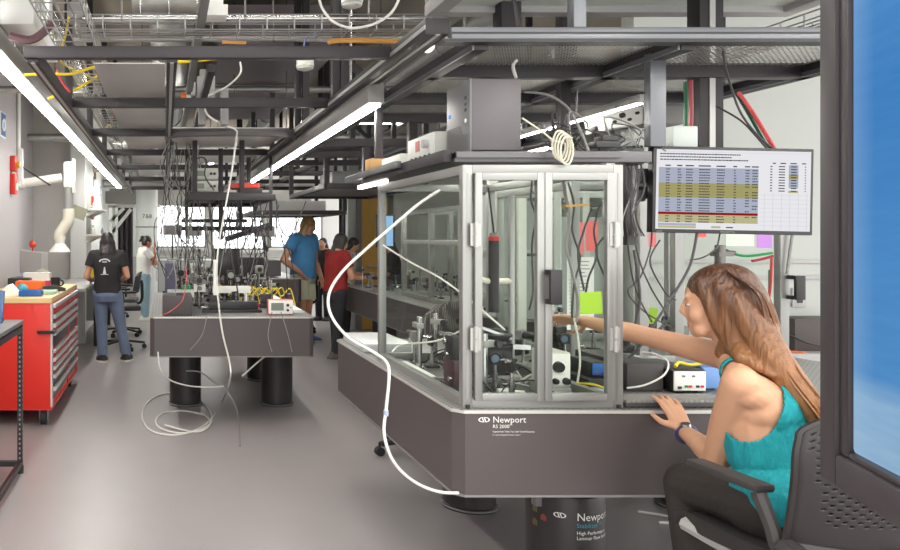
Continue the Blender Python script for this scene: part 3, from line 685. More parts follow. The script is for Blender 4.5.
# lettering on the front face of the large table
def front(x0, z0, Y): return lambda v: Vector((x0+v.x, Y-v.z-.0015, z0+v.y))
TXT = M('label_white', (236, 236, 232), .6)
def logo(mb, f, s):
    for k, (dx, fl) in enumerate(((0, 1), (.62, -1))):
        out = []; inn = []
        for i in range(13):
            a = PI/2+PI*i/12
            out.append((fl*.5*math.cos(a), .27*math.sin(a))); inn.append((fl*(.36*math.cos(a)), .20*math.sin(a)))
        pts = out+inn[::-1]; n = 13
        vs = [f(Vector(((dx+a+(.42 if fl > 0 else .0))*s, b*s, 0))) for a, b in out+inn]
        mb.add(vs, [(i, i+1, n+i+1, n+i) for i in range(12)])
    for dx in (.40, .62):
        mb.add([f(Vector(((dx+a)*s, b*s, 0))) for a, b in ((-.15, .26), (-.03, .26), (.15, -.26), (.03, -.26))], [(0, 1, 2, 3)])
a = P(479, 423, 2.66); f = front(a.x, a.z+.012, 2.66)
m = MB(); logo(m, f, .034); part('logo', m, TXT, MT)
x1 = P(492.5, 422, 2.66)
m = text_mb('Newport', .0315, None, front(x1.x, P(0, 422.5, 2.66).z, 2.66)); part('lettering', m, TXT, MT)
m = text_mb('RS 2000', .0178, None, front(x1.x, P(0, 428, 2.66).z, 2.66)); text_mb('TM', .007, m, front(x1.x+.06, P(0, 425.5, 2.66).z, 2.66)); part('lettering', m, TXT, MT)
m = text_mb('Sealed Hole Table Top with Tuned Damping', .0082, None, front(x1.x, P(0, 432.3, 2.66).z, 2.66)); text_mb('For optimal damping and vibration isolation', .0056, m, front(x1.x, P(0, 435.3, 2.66).z, 2.66)); part('lettering', m, TXT, MT)
# front isolator, an own part of the table
cx, cy, R_ = 1.63, 3.06, .145
m = MB(); m.lathe([(.142, 0), (.145, .015), (.145, .43), (.138, .455), (.12, .462), (.12, .472), (.105, .474), (.10, .50), (.06, .505), (.05, .554)], (cx, cy, 0), 36)
lg = part('leg', m, M('isolator_black', (46, 43, 42), .38), MT)
m = MB(); m.torus((cx, cy, .475), .085, .008, None, 28); m.cyl((cx+.055, cy-.02, .47), (cx+.055, cy-.02, .515), .014); part('collar', m, STEEL, lg)
m = MB(); m.box(cx-.152, cx-.125, cy-.07, cy-.03, .40, .53, .004); m.box(cx-.19, cx-.15, cy-.06, cy-.03, .45, .53, .004); part('valve_arm', m, MIDG, lg)
def bend(v0, z): 
    def q(v):
        an = (v.x)/R_+v0; return Vector((cx+(R_+.0012)*math.sin(an), cy-(R_+.0012)*math.cos(an), z+v.y))
    return q
m = MB(); logo(m, bend(-.74, .386), .038); text_mb('Newport', .043, m, bend(-.2, .372)); text_mb('High Performance', .019, m, bend(-.2, .318)); text_mb('Laminar Flow Isolator', .019, m, bend(-.2, .298)); part('lettering', m, TXT, lg)
m = text_mb('Stabilizer', .024, None, bend(-.2, .345)); text_mb('TM', .010, m, bend(.48, .353)); part('lettering', m, M('label_teal', (58, 160, 176), .6), lg, 'teal lettering')
m = MB()
for (an, z, s, t) in ((-1.3, .385, .013, 0), (-1.02, .36, .012, 1), (-1.3, .33, .013, 0)):
    f = bend(an, z); m.mat(t); m.add([f(Vector(p)) for p in ((-s, -s, 0), (s, -s, 0), (s, s*.6, 0), (0, s*1.3, 0), (-s, s*.6, 0))], [(0, 1, 2, 3, 4)])
part('warning_label', m, [M('label_olive', (108, 104, 60), .6), M('label_rust', (140, 70, 64), .6)], lg)
# white cable bits on floor by the right leg
for i, (p, q) in enumerate((((638, 513), (683, 521)), ((659, 524), (690, 527)))):
    def fl(x, y): Y = HC*750/(y-236); return V(((x-165)/750*Y, Y, .008))
    a, b = fl(*p), fl(*q); m = MB(); m.tube([a, (a+b)/2+V((0, .01, 0)), b], .007); thing('floor_cable', m, WCAB, ('nearer' if i else 'farther')+' of two white cables on the floor by the right table leg', 'cable')

# ---------------------------------------------------------------- glass enclosures
def post(m, x, y, z0, z1, w): m.box(x-w/2, x+w/2, y-w/2, y+w/2, z0, z1, .002)
EX0, EX1, EY0, EY1, EZ0, EZ1 = 1.082, 1.622, 2.70, 3.74, .865, 1.735
E = root('glass_enclosure', 'aluminium framed glass enclosure on the front table, with two hinged doors', 'enclosure', ((EX0+EX1)/2, (EY0+EY1)/2, EZ0))
w = .034
for i, (x, y) in enumerate(((EX0, EY0), (EX1, EY0), (EX0, EY1), (EX1, EY1))):
    m = MB(); post(m, x, y, EZ0, EZ1, w); m.box(x-.004, x+.004, y-w/2-.001, y-w/2, EZ0+.03, EZ1-.03) ; part('post', m, ALU, E)
for z in (EZ0+w/2, EZ1-w/2):
    for p0, p1 in (((EX0+w/2, EY0), (EX1-w/2, EY0)), ((EX0+w/2, EY1), (EX1-w/2, EY1)), ((EX0, EY0+w/2), (EX0, EY1-w/2)), ((EX1, EY0+w/2), (EX1, EY1-w/2))):
        m = MB(); m.bar((p0[0], p0[1], z), (p1[0], p1[1], z), w, w, .002); part('rail', m, ALU, E)
m = MB(); m.box(EX0-.003, EX0+.003, EY0+w/2, EY1-w/2, EZ0+w, EZ1-w); part('side_pane', m, GLASS, E)
m = MB(); m.box(EX1-.003, EX1+.003, EY0+w/2, EY1-w/2, EZ0+w, EZ1-w); part('side_pane', m, GLASS, E)
for i, (x0, x1) in enumerate(((EX0+.022, (EX0+EX1)/2-.001), ((EX0+EX1)/2+.001, EX1-.022))):
    y = EY0-.02; z0, z1 = EZ0+.028, EZ1-.03; t = .026
    d = MB()
    d.box(x0, x0+t, y-.012, y+.012, z0, z1, .002); d.box(x1-t, x1, y-.012, y+.012, z0, z1, .002); d.box(x0+t, x1-t, y-.012, y+.012, z0, z0+t, .002); d.box(x0+t, x1-t, y-.012, y+.012, z1-t, z1, .002)
    do = part('door', d, ALU, E)
    m = MB(); m.box(x0+t, x1-t, y-.003, y+.003, z0+t, z1-t); part('pane', m, GLASS, do)
    hx = x0 if i == 0 else x1
    for z in (z0+.22, z1-.22):
        m = MB(); m.cyl((hx, y-.018, z-.045), (hx, y-.018, z-.002), .008); m.cyl((hx, y-.018, z+.002), (hx, y-.018, z+.045), .008); m.box(hx-.018, hx+.018, y-.015, y-.01, z-.04, z+.04); part('hinge', m, M('hinge_alu', (178, 178, 174), .4, .4), do)
    if i == 1:
        m = MB(); hx = x0+.013
        m.obox((hx+.004, y-.05, 1.30), (.042, .014, .122), None, .004); m.box(hx-.014, hx+.02, y-.05, y-.012, 1.343, 1.361, .003); m.box(hx-.014, hx+.02, y-.05, y-.012, 1.239, 1.257, .003); part('handle', m, BLK, do)
m = MB(); m.box(1.104, 1.60, 2.722, 3.718, .8642, .8664); part('floor_breadboard', m, dots_mat('dark_breadboard', (84, 82, 82), (24, 24, 24), .025, .0045, .4), E)
for x in (EX0, EX1):
    m = MB(); m.cyl((x, EY0-.02, EZ0-.0), (x, EY0-.02, EZ0+.012), .008); part('clip_foot', m, DARK2, E)
# second enclosure, right, against the wall
def enclosure(label, xs, y0, y1, z0, z1, w=.04, handle=None, div=None):
    E = root('glass_enclosure', label, 'enclosure', ((xs[0]+xs[-1])/2, (y0+y1)/2, z0))
    for x in xs:
        for y in (y0, y1):
            m = MB(); post(m, x, y, z0, z1, w); part('post', m, ALU, E)
    for z in (z0+w/2, z1-w/2)+((div,) if div else ()):
        for y in (y0, y1):
            m = MB(); m.bar((xs[0]+w/2, y, z), (xs[-1]-w/2, y, z), w*.95, w*.95, .002); part('rail', m, ALU, E)
        for x in (xs[0], xs[-1]):
            m = MB(); m.bar((x, y0+w/2, z), (x, y1-w/2, z), w*.95, w*.95, .002); part('rail', m, ALU, E)
    for a, b in zip(xs, xs[1:]):
        m = MB(); m.box(a+w/2, b-w/2, y0-.003, y0+.003, z0+w, z1-w); part('pane', m, GLASS, E)
    m = MB(); m.box(xs[0]-.003, xs[0]+.003, y0+w/2, y1-w/2, z0+w, z1-w); part('side_pane', m, GLASS, E)
    if handle:
        x, z = handle; m = MB(); m.obox((x, y0-.075, z), (.045, .018, .115), None, .005)
        for dz in (.048, -.048): m.box(x-.02, x+.02, y0-.075, y0-w/2, z+dz-.009, z+dz+.009, .003)
        part('handle', m, BLK, E)
    return E
E2 = enclosure('aluminium framed glass enclosure behind the wall monitor, with coloured notes stuck on', (1.97, 2.30, 2.47, 2.975), 3.62, 4.42, .865, 1.745, .042, (3.0, 1.235))
def note(name, x0, y0, x1, y1, Y, mat, label, cat='note', tilt=0, g=None):
    a = P(x0, y1, Y); b = P(x1, y0, Y); c = (a+b)/2
    m = MB(); R = RY(tilt); m.obox(c, (b.x-a.x, .0015, b.z-a.z), R)
    return thing(name, m, mat, label, cat, g)
Yn = 3.61
note('sticky_note', 645, 233, 656, 247, Yn-.004, PINK, 'pink note under the lower left corner of the wall monitor')
note('sticky_note', 757, 233, 772, 248, Yn-.004, PURP, 'purple note under the right part of the wall monitor')
note('sticky_note', 698, 231, 706, 237, Yn-.004, M('coral_note', (226, 110, 108), .8), 'coral note just below the middle of the wall monitor')
note('paper_sheet', 726, 233, 754, 246, Yn-.004, M('paper_green', (214, 226, 212), .8), 'pale printed sheet beside the purple note', 'paper')
note('sticky_note', 572, 222, 584, 254, Yn-.004, PINK, 'left tall pink note seen through the enclosure door')
note('sticky_note', 586, 221, 598, 251, Yn-.004, M('pink_deep', (238, 116, 116), .8), 'right tall pink note seen through the enclosure door')
note('sticky_note', 648, 308, 657, 324, Yn-.004, LIME, 'small lime note beside the face of the seated person', tilt=.1)
note('sticky_note', 580, 292, 602, 314, 2.671, LIME, 'lime green note stuck on the inside of the enclosure door', tilt=-.05)
r = root('paper_sheet', 'white sheet with printed lines hanging behind the lime green note', 'paper', P(579, 330, Yn-.01))
a = P(567, 330, Yn-.008); b = P(594, 257, Yn-.008); m = MB(); m.box(a.x, b.x, a.y, a.y+.0015, a.z, b.z); part('sheet', m, PAPER, r)
m = MB()
for i in range(18):
    z = b.z-.02-i*.0175
    m.box(a.x+.012, a.x+.012+random.uniform(.05, .1), a.y-.001, a.y, z-.004, z)
part('printing', m, MIDG, r)
E3 = enclosure('white framed glass enclosure on the far table, seen through the front enclosure', (2.47, 2.95, 3.45), 5.62, 7.75, .865, 1.74, .045, None, 1.42)
for y in (6.25, 6.95):
    m = MB(); post(m, 2.47, y, .865, 1.74, .045); part('post', m, ALU, E3)
# partition cabinet between table and wall (grey upright panels seen through the doors)
r = root('equipment_rack', 'white and grey upright equipment rack behind the front enclosure', 'rack', (2.0, 5.1, 0))
for x in (2.06, 2.24, 2.46, 2.8):
    m = MB(); m.box(x, x+.05, 4.75, 4.80, 0, 2.0); part('upright', m, WHITE, r)
for z0, z1, x0, x1 in ((.5, 1.06, 2.11, 2.24), (1.1, 1.75, 2.11, 2.24), (.95, 1.35, 2.29, 2.46), (1.4, 1.7, 2.29, 2.46), (.9, 1.6, 2.51, 2.8)):
    m = MB(); m.box(x0, x1, 4.78, 5.2, z0, z1); part('panel', m, M('rack_grey', (158, 162, 160), .5), r)
for z in (.45, 1.07, 1.37, 1.78, 1.97):
    m = MB(); m.box(2.06, 2.85, 4.8, 5.2, z, z+.025); part('shelf', m, ALUD, r)
# wall outlet
r = root('wall_outlet', 'white wall outlet plate on the right wall below the black handle', 'outlet', P(798, 306, 4.71))
a = P(792, 307, 4.71); b = P(806, 288, 4.71); m = MB(); m.box(a.x, b.x, 4.705, 4.718, a.z, b.z, .003); part('plate', m, GREYP, r)
for dz in (.33, .67):
    m = MB(); z = a.z+(b.z-a.z)*dz; m.box((a.x+b.x)/2-.017, (a.x+b.x)/2+.017, 4.701, 4.706, z-.013, z+.013); part('socket', m, DARK2, r)
m = MB(); a = P(735, 258, 4.71); m.box(3.0, 5.5, 4.70, 4.718, P(0, 263, 4.7).z, P(0, 260, 4.7).z); m.box(3.0, 5.5, 4.70, 4.718, P(0, 279, 4.7).z, P(0, 276, 4.7).z); struct('trim_2', m, GREYP)

# ---------------------------------------------------------------- things on / in the front table
r = root('keyboard', 'dark grey computer keyboard lying on the front table edge', 'keyboard', P(668, 394, 2.77))
kx0, kx1, ky0, ky1 = 1.65, 2.03, 2.685, 2.815; zt = .866
m = MB(); m.box(kx0, kx1, ky0, ky1, zt, zt+.016, .004); part('case', m, M('key_case', (70, 68, 68), .5), r)
m = MB(); n = 20
for j in range(6):
    for i in range(n):
        x = kx0+.008+i*.0188; y = ky0+.008+j*.0195
        if j == 0 and 5 < i < 11: continue
        m.box(x, x+.0158, y, y+.0160, zt+.016, zt+.024)
m.box(kx0+.008+6*.0188, kx0+.008+11*.0188-.003, ky0+.008, ky0+.024, zt+.016, zt+.024)
o = part('keys', m, M('keycap', (150, 148, 145), .5), r); o['kind'] = 'stuff'
def instr(name, label, x0, x1, y0, y1, z0, z1, body, face, cat='instrument', knobs=(), disp=None, group=None, feet=True):
    """boxed instrument, front towards -Y"""
    r = root(name, label, cat, ((x0+x1)/2, (y0+y1)/2, z0), group)
    m = MB(); m.box(x0, x1, y0+.004, y1, z0+(.006 if feet else 0), z1, .004)
    if feet:
        for x in (x0+.02, x1-.02):
            for y in (y0+.03, y1-.03): m.cyl((x, y, z0), (x, y, z0+.008), .008, n=8)
    part('case', m, body, r)
    m = MB(); m.box(x0+.003, x1-.003, y0-.002, y0+.005, z0+.01, z1-.004, .002); part('front_panel', m, face, r)
    W, H = x1-x0, z1-z0
    for (u, v, s, kind) in knobs:
        m = MB(); x, z = x0+W*u, z0+H*v
        if kind == 'k': m.cyl((x, y0-.002, z), (x, y0-.018, z), s, s*.85, 16)
        else: m.box(x-s, x+s, y0-.006, y0-.002, z-s*.7, z+s*.7)
        part('knob' if kind == 'k' else 'button', m, {'k': BLK, 'b': MIDG, 'r': REDD, 'g': GRN, 'd': BLK}[kind], r)
    if disp:
        u0, u1, v0, v1, mt = disp; m = MB(); m.box(x0+W*u0, x0+W*u1, y0-.004, y0-.002, z0+H*v0, z0+H*v1); part('display', m, mt, r)
    return r
instr('signal_generator', 'black instrument with white front panel behind the keyboard', 1.985, 2.115, 2.93, 3.22, .866, .955, BLK, WHITE, knobs=((.18, .25, .007, 'd'), (.38, .3, .006, 'g'), (.5, .3, .006, 'r'), (.72, .3, .006, 'd'), (.86, .3, .006, 'r'), (.3, .75, .005, 'b'), (.6, .75, .005, 'b')))
m = MB(); m.box(1.83, 1.975, 2.97, 3.35, .866, .975, .006); thing('instrument_box', m, M('dark_box', (62, 58, 58), .5), 'plain dark box standing left of the white front instrument', 'box')
instr('power_meter', 'black box with blue front panel seen through the right enclosure door', 1.735, 1.81, 3.05, 3.22, .905, .965, BLK, M('panel_blue', (40, 104, 190), .4), knobs=((.3, .3, .004, 'r'), (.6, .3, .004, 'd')), feet=False)
m = MB(); m.box(1.70, 1.815, 3.0, 3.3, .866, .904, .003); thing('riser_block', m, DARK2, 'dark block carrying the blue fronted box beside the enclosure', 'block')
instr('pump_driver', 'white instrument with large round black connector inside the enclosure door', 1.465, 1.548, 2.86, 3.0, .9, 1.035, GREYI, WHITE, knobs=((.40, .60, .022, 'k'), (.25, .2, .012, 'k'), (.75, .2, .014, 'k')), feet=False)
m = MB(); m.box(1.46, 1.55, 2.86, 3.0, .866, .899, .003); thing('riser_block', m, ALUD, 'aluminium block under the white round-connector instrument', 'block')
instr('router', 'white and blue flat box on the table right beside the enclosure corner post', 1.645, 1.715, 2.80, 2.93, .866, .892, M('pale_blue', (176, 196, 220), .4), WHITE, 'router', feet=False)
m = MB(); a = P(642, 362, 2.75); pts = [P(627, 388, 2.87), P(645, 385, 2.87), P(664, 375, 2.87), P(668, 362, 2.9), P(655, 354, 2.95), P(642, 352, 3.0)]; m.tube(pts, .0035); thing('white_cable', m, WCAB, 'white cable loop curving in front of the plain dark box', 'cable')
for i, (c, nm) in enumerate(((YEL, 'yellow'), (GRN, 'green'))):
    m = MB(); m.tube([(1.62+.03*i, 2.95, .90), (1.66, 2.90+.02*i, .905), (1.71, 2.89+.02*i, .885), (1.75, 2.90+.03*i, .874), (1.72, 2.95, .872)], .005); thing('patch_cable', m, c, nm+' patch cable looped on the table beside the enclosure post', 'cable')
m = MB(); m.tube([(2.02, 2.97, .962), (2.05, 2.99, .975), (2.09, 2.98, .968), (2.16, 3.0, .975)], .007); thing('patch_cable', m, YEL, 'yellow cable lying on top of the white front instrument', 'cable')
instr('blue_module', 'blue module lying beyond the white front instrument near the shoulder', 2.135, 2.22, 2.98, 3.12, .866, .96, M('mod_blue', (86, 130, 196), .4), M('mod_blue2', (110, 150, 206), .4), 'module')
# optics of several kinds
def k_mount():
    r = root('optic_mount', 'x', 'optical mount')
    m = MB(); m.box(-.025, .025, -.03, .03, 0, .01, .002); part('base', m, BLK, r)
    m = MB(); m.cyl((0, 0, .01), (0, 0, .07), .011); m.cyl((0, 0, .07), (0, 0, .1), .0065); part('post', m, STEEL, r)
    m = MB(); m.torus((0, 0, .125), .021, .006, RX(PI/2)); m.box(-.03, .03, .006, .012, .1, .15, .002); part('ring', m, BLK, r)
    m = MB(); m.cyl((0, -.002, .125), (0, .003, .125), .018, n=16); part('lens', m, M('lens_blue', (120, 140, 160), .08, .3), r)
    for dx in (-.02, .02):
        m = MB(); m.cyl((dx, .012, .142), (dx, .035, .142), .005, n=8); part('adjuster', m, STEEL, r)
    return r
def k_stage():
    r = root('translation_stage', 'x', 'translation stage')
    m = MB(); m.box(-.06, .06, -.05, .05, 0, .014, .002); part('base', m, ALUD, r)
    m = MB(); m.box(-.05, .05, -.045, .045, .015, .05, .003); part('carriage', m, BLK, r)
    m = MB(); m.box(-.04, .04, -.012, .03, .05, .13, .003); part('upright', m, DARK2, r)
    m = MB(); m.cyl((.05, 0, .03), (.085, 0, .03), .008); m.cyl((.085, 0, .03), (.105, 0, .03), .012); part('micrometer', m, STEEL, r)
    return r
def k_tube():
    r = root('camera_tube', 'x', 'camera')
    m = MB(); m.box(-.02, .02, -.02, .02, 0, .012); m.cyl((0, 0, .012), (0, 0, .12), .0065); part('post', m, STEEL, r)
    m = MB(); m.obox((0, .02, .14), (.045, .05, .045), None, .004); part('camera_body', m, MIDG, r)
    m = MB(); m.cyl((0, -.005, .14), (0, -.085, .14), .017); part('barrel', m, BLK, r)
    return r
def k_clamp():
    r = root('post_clamp', 'x', 'optical post')
    m = MB(); m.cyl((0, 0, 0), (0, 0, .008), .022); m.cyl((0, 0, .008), (0, 0, .24), .0125); part('post', m, STEEL, r)
    m = MB(); m.obox((.02, 0, .2), (.075, .03, .025), None, .003); part('arm', m, ALUD, r)
    m = MB(); m.cyl((.05, 0, .2), (.05, -.03, .2), .014); part('knob', m, BLK, r)
    return r
KINDS4 = [k_mount(), k_stage(), k_tube(), k_clamp()]
KN = ['lens mount on a short steel post', 'black translation stage with steel micrometer', 'small camera with black barrel on a post', 'tall steel post with side clamp']
KG = ['lens mounts', 'translation stages', 'cameras on posts', 'clamped posts']
def scatter(x0, x1, y0, y1, z, n, where, seed, kinds=(0, 1, 2, 3), md=.085, avoid=()):
    rn = random.Random(seed); pts = []; tries = 0
    while len(pts) < n and tries < 4000:
        tries += 1; p = (rn.uniform(x0, x1), rn.uniform(y0, y1)); k = kinds[len(pts) % len(kinds)]
        need = md+(.05 if k == 1 else 0)
        if any(math.hypot(p[0]-q[0], p[1]-q[1]) < need+(.04 if q[2] == 1 else 0) for q in pts): continue
        if any(a0 < p[0] < a1 and b0 < p[1] < b1 for a0, a1, b0, b1 in avoid): continue
        pts.append((p[0], p[1], k))
    for x, y, k in pts: place(KINDS4[k], (x, y, z), rn.choice((0, PI/2, -PI/2, PI, .5, -.7)), KN[k]+' '+where, KG[k]+' '+where)
# inside front enclosure: tall black lens tube, microscope like stage tower
r = root('microscope_column', 'tall black cylindrical column with red ring standing inside the left door', 'microscope', (1.235, 3.25, .866))
x, y = 1.425, 3.25
m = MB(); m.box(x-.08, x+.09, y-.07, y+.10, .866, .885, .003); part('base', m, ALUD, r)
m = MB(); m.box(x-.065, x+.06, y-.05, y+.06, .885, 1.0, .006); m.box(x-.075, x+.075, y-.06, y+.07, .945, .955, .002); part('stage_body', m, BLK, r)
m = MB(); m.box(x-.075, x+.08, y-.065, y+.08, 1.0, 1.012, .003); m.lathe([(.06, 0), (.075, .02), (.075, .028), (.04, .03), (.035, .05)], (x, y, 1.03), 24); part('sample_stage', m, DARK2, r)
m = MB(); m.cyl((x-.02, y, 1.085), (x-.02, y, 1.13), .03, .038); m.cyl((x, y, 1.15), (x, y, 1.46), .0225); part('tube', m, DARK, r)
m = MB(); m.cyl((x, y, 1.46), (x, y, 1.478), .023); part('ring', m, REDD, r)
m = MB(); m.cyl((x, y, 1.478), (x, y, 1.494), .018); part('cap', m, MIDG, r)
m = MB(); m.cyl((x+.085, y+.02, .885), (x+.085, y+.02, 1.66), .0135); part('pillar', m, ALUD, r)
m = MB(); m.tube([(x-.075, y-.0, 1.36), (x-.07, y, 1.31), (x-.03, y-.0, 1.285), (x+.085, y+.02, 1.283)], .013, 8); part('arm', m, CREAM, r)
m = MB(); m.bar((x-.1, y-.02, 1.10), (x+.06, y-.05, 1.04), .012); m.bar((x+.05, y-.06, 1.01), (x+.13, y-.05, 1.005), .02); part('lever', m, STEEL, r)
m = MB(); m.tube([(x, y, 1.49), (x-.01, y, 1.58), (x-.02, y+.01, 1.69)], .004); part('lead', m, BLK, r)
r = root('lens_assembly', 'dark cluster of stacked stages with silver knobs near the left glass pane', 'stage', (1.13, 2.95, .866))
for q, (x0, x1, y0, y1, z0, z1) in enumerate(((1.105, 1.165, 2.86, 3.02, .866, .90), (1.11, 1.16, 2.88, 2.99, .9, 1.0), (1.112, 1.155, 2.9, 2.98, 1.0, 1.09))):
    m = MB(); m.box(x0, x1, y0, y1, z0, z1, .004); part('stage_block', m, [DARK2, M('plum_black', (64, 44, 50), .4), BLK][q], r)
for z, y in ((.93, 2.9), (1.02, 2.93), (1.065, 2.95)):
    m = MB(); m.cyl((1.112, y, z), (1.10, y, z), .006); m.cyl((1.10, y, z), (1.096, y, z), .011); part('knob', m, STEEL, r)
scatter(1.13, 1.33, 2.8, 3.1, .866, 6, 'inside the front enclosure, near side', 5, (0, 3, 0), .06, ((1.10, 1.2, 2.83, 3.05),))
scatter(1.14, 1.55, 3.40, 3.66, .866, 14, 'inside the front enclosure, far side', 8, (0, 2, 3, 1), .07)
scatter(1.65, 1.93, 3.5, 4.35, .866, 8, 'on the front table behind the enclosure', 9, (1, 2, 3, 0), .1)
scatter(2.05, 2.9, 3.7, 4.35, .866, 14, 'inside the notes-covered enclosure', 10, (0, 1, 2, 3), .1)
scatter(2.34, 3.5, 7.95, 9.4, .866, 26, 'on the far bench before the red T-shirt', 12, (0, 1, 2, 3), .12)
scatter(2.6, 3.35, 5.8, 7.6, .866, 24, 'inside the far white framed enclosure', 13, (0, 1, 3, 2), .12)
# tray boxes at the rear left of the front table
r = root('parts_case', 'clear compartment case with pale lid at the rear left table corner', 'case', (1.12, 4.2, .866))
m = MB(); m.box(1.05, 1.3, 3.95, 4.42, .866, .90, .006); part('tray', m, M('clear_grey', (186, 190, 190), .3), r); m = MB(); m.box(1.05, 1.3, 3.95, 4.42, .901, .912, .004); part('lid', m, M('lid_pale', (214, 216, 214), .25), r)
r = root('parts_tray', 'shallow aluminium tray with white paper inside the glass enclosure', 'tray', (1.25, 3.4, .866))
m = MB(); m.box(1.11, 1.3, 3.14, 3.17, .866, .885); m.box(1.11, 1.165, 3.17, 3.7, .866, .875); part('tray', m, ALU, r); m = MB(); m.box(1.11, 1.16, 3.2, 3.6, .876, .88); part('sheet', m, PAPER, r)
m = MB(); m.cyl((1.30, 2.93, .872), (1.36, 2.93, .872), .012, .016); m.cyl((1.36, 2.93, .872), (1.4, 2.92, .872), .006); thing('white_probe', m, WHITE, 'white plastic probe lying on the enclosure breadboard', 'probe')
rn = random.Random(17)
for i in range(12):
    x, y = 1.2+.3*rn.random(), 2.8+.75*rn.random(); q = [(x, y, .872)]
    for k in range(4): q.append((min(1.57, max(1.13, q[-1][0]+rn.uniform(-.11, .11))), min(3.66, max(2.76, q[-1][1]+rn.uniform(-.1, .12))), .872+(.10*rn.random() if k in (1, 2) else 0)))
    m = MB(); m.tube(q, .003, 6, 5); thing('bench_cable', m, [BLK, DARK2, WCAB][i % 3], ['dark', 'dark', 'pale'][i % 3]+' thin cable snaking over the enclosure breadboard', 'cable', ['dark', 'dark', 'pale'][i % 3]+' cables on the enclosure breadboard')
# optics on the left aisle table
scatter(.02, 1.0, 6.15, 8.0, .866, 60, 'on the cluttered aisle table', 21, (0, 1, 2, 3, 0, 3), .1, ((-.1, .4, 5.7, 6.3), (.5, 1.2, 5.7, 6.05)))
m = MB(); m.box(-.02, .21, 5.78, 6.1, .866, 1.02, .004); thing('black_enclosure', m, M('blackbox', (66, 60, 60), .45), 'black rectangular cover at the front left of the aisle table', 'cover')
instr('multimeter', 'red-bumpered digital multimeter at the front right of the aisle table', .80, .995, 5.82, 5.9, .866, .985, RED, WHITE, knobs=((.78, .65, .012, 'k'), (.78, .32, .01, 'k'), (.9, .5, .006, 'b')), disp=(.12, .62, .3, .8, M('lcd', (122, 128, 116), .3)))
m = MB(); m.box(1.02, 1.1, 5.9, 6.1, .866, .88, .003); thing('metal_plate', m, ALUD, 'flat aluminium plate lying beside the red-bumpered meter', 'plate')
m = MB(); m.box(.93, 1.13, 6.2, 8.0, .866, .871); thing('paper_strip', m, PAPER, 'long strip of white paper along the right edge of the aisle table', 'paper')
for i, (x, y, h_, mt_, lb) in enumerate(((.41, 6.15, .42, WHITE, 'tall white post beside the white cable on the aisle table'), (.30, 6.6, .5, BLK, 'tall black tube standing in the left part of the aisle table'), (.46, 6.9, .38, GREYI, 'grey post behind the white cable on the aisle table'))):
    m = MB(); m.cyl((x, y, .866), (x, y, .88), .05); m.box(x-.014, x+.014, y-.014, y+.014, .88, .866+h_, .003); thing('optical_post', m, mt_, lb, 'post')
rn = random.Random(91)
for i in range(26):
    x = .08+.80*rn.random(); y = 6.25+1.6*rn.random(); w_, d_, h_ = rn.uniform(.04, .1), rn.uniform(.05, .12), rn.uniform(.04, .1); z = .98+.16*rn.random()
    k = i % 4; nm = ['grey', 'black', 'white', 'silver'][k]
    r = root('optics_module', 'small '+nm+' optics module raised on a post amid the aisle table', 'module', (x, y, .866), nm+' raised modules on the aisle table')
    m = MB(); m.cyl((x, y, .866), (x, y, z), .008); part('post', m, STEEL, r)
    m = MB(); m.box(x-w_/2, x+w_/2, y-d_/2, y+d_/2, z, z+h_, .004); part('housing', m, [MIDG, BLK, WHITE, ALU][k], r)
    m = MB(); m.cyl((x, y-d_/2, z+h_/2), (x, y-d_/2-.012, z+h_/2), h_*.3); part('aperture', m, [BLK, ALU, MIDG, BLK][k], r)
for i, (x, y, c_, nm) in enumerate(((.16, 6.15, GRN, 'green'), (.2, 6.17, GRN, 'green'), (.0, 5.95, RED, 'red'), (.02, 6.05, BLUE, 'blue'), (.05, 6.12, RED, 'red'), (.79, 6.35, M('magenta', (206, 50, 120), .5), 'magenta'))):
    m = MB(); m.box(x-.018, x+.018, y-.015, y+.015, 1.041 if c_ is GRN else .866, 1.075 if c_ is GRN else .91, .004); thing('connector', m, c_, nm+' plastic connector '+['at the left end of the pale raised tray', 'beside its twin on the pale raised tray', 'lying nearest the left edge of the aisle table', 'lying between the two red connectors', 'lying by the violet-grey box', 'at the right amid the aisle optics'][i], 'connector')
r = root('laptop', 'small dark monitor standing on the middle of the aisle table', 'monitor', (.58, 7.2, .866))
m = MB(); m.box(.46, .72, 7.2, 7.23, 1.1, 1.36, .006); part('screen', m, M('dark_screen', (58, 56, 56), .25), r); m = MB(); m.bar((.59, 7.24, .88), (.59, 7.24, 1.15), .04, .02); m.box(.5, .68, 7.15, 7.33, .866, .88); part('stand', m, BLK, r)
m = MB(); m.box(.3, .78, 6.02, 6.14, .866, .886, .003); m.box(.36, .75, 6.05, 6.12, .886, .95, .003); thing('breadboard_block', m, BLK, 'long low black bracket in front of the optics on the aisle table', 'bracket')
m = MB(); m.box(.4, .72, 6.3, 6.33, 1.0, 1.06, .003); m.cyl((.44, 6.31, .866), (.44, 6.31, 1.0), .012); m.cyl((.68, 6.31, .866), (.68, 6.31, 1.0), .012); thing('laser_head', m, WHITE, 'white bar raised on two posts amid the aisle table', 'laser')
m = MB(); m.box(.0, .09, 6.2, 6.5, 1.0, 1.25, .004); m.box(.01, .08, 6.25, 6.45, .866, 1.0); thing('controller_box', m, M('ctl_violet', (76, 74, 96), .5), 'violet-grey upright box at the left of the aisle table', 'box')
m = MB(); m.box(.02, .24, 6.15, 6.19, .98, 1.04); m.cyl((.05, 6.17, .866), (.05, 6.17, .98), .01); m.cyl((.2, 6.17, .866), (.2, 6.17, .98), .01); thing('fibre_tray', m, M('tray_clear', (190, 196, 190), .3), 'pale horizontal tray raised above the black cover', 'tray')
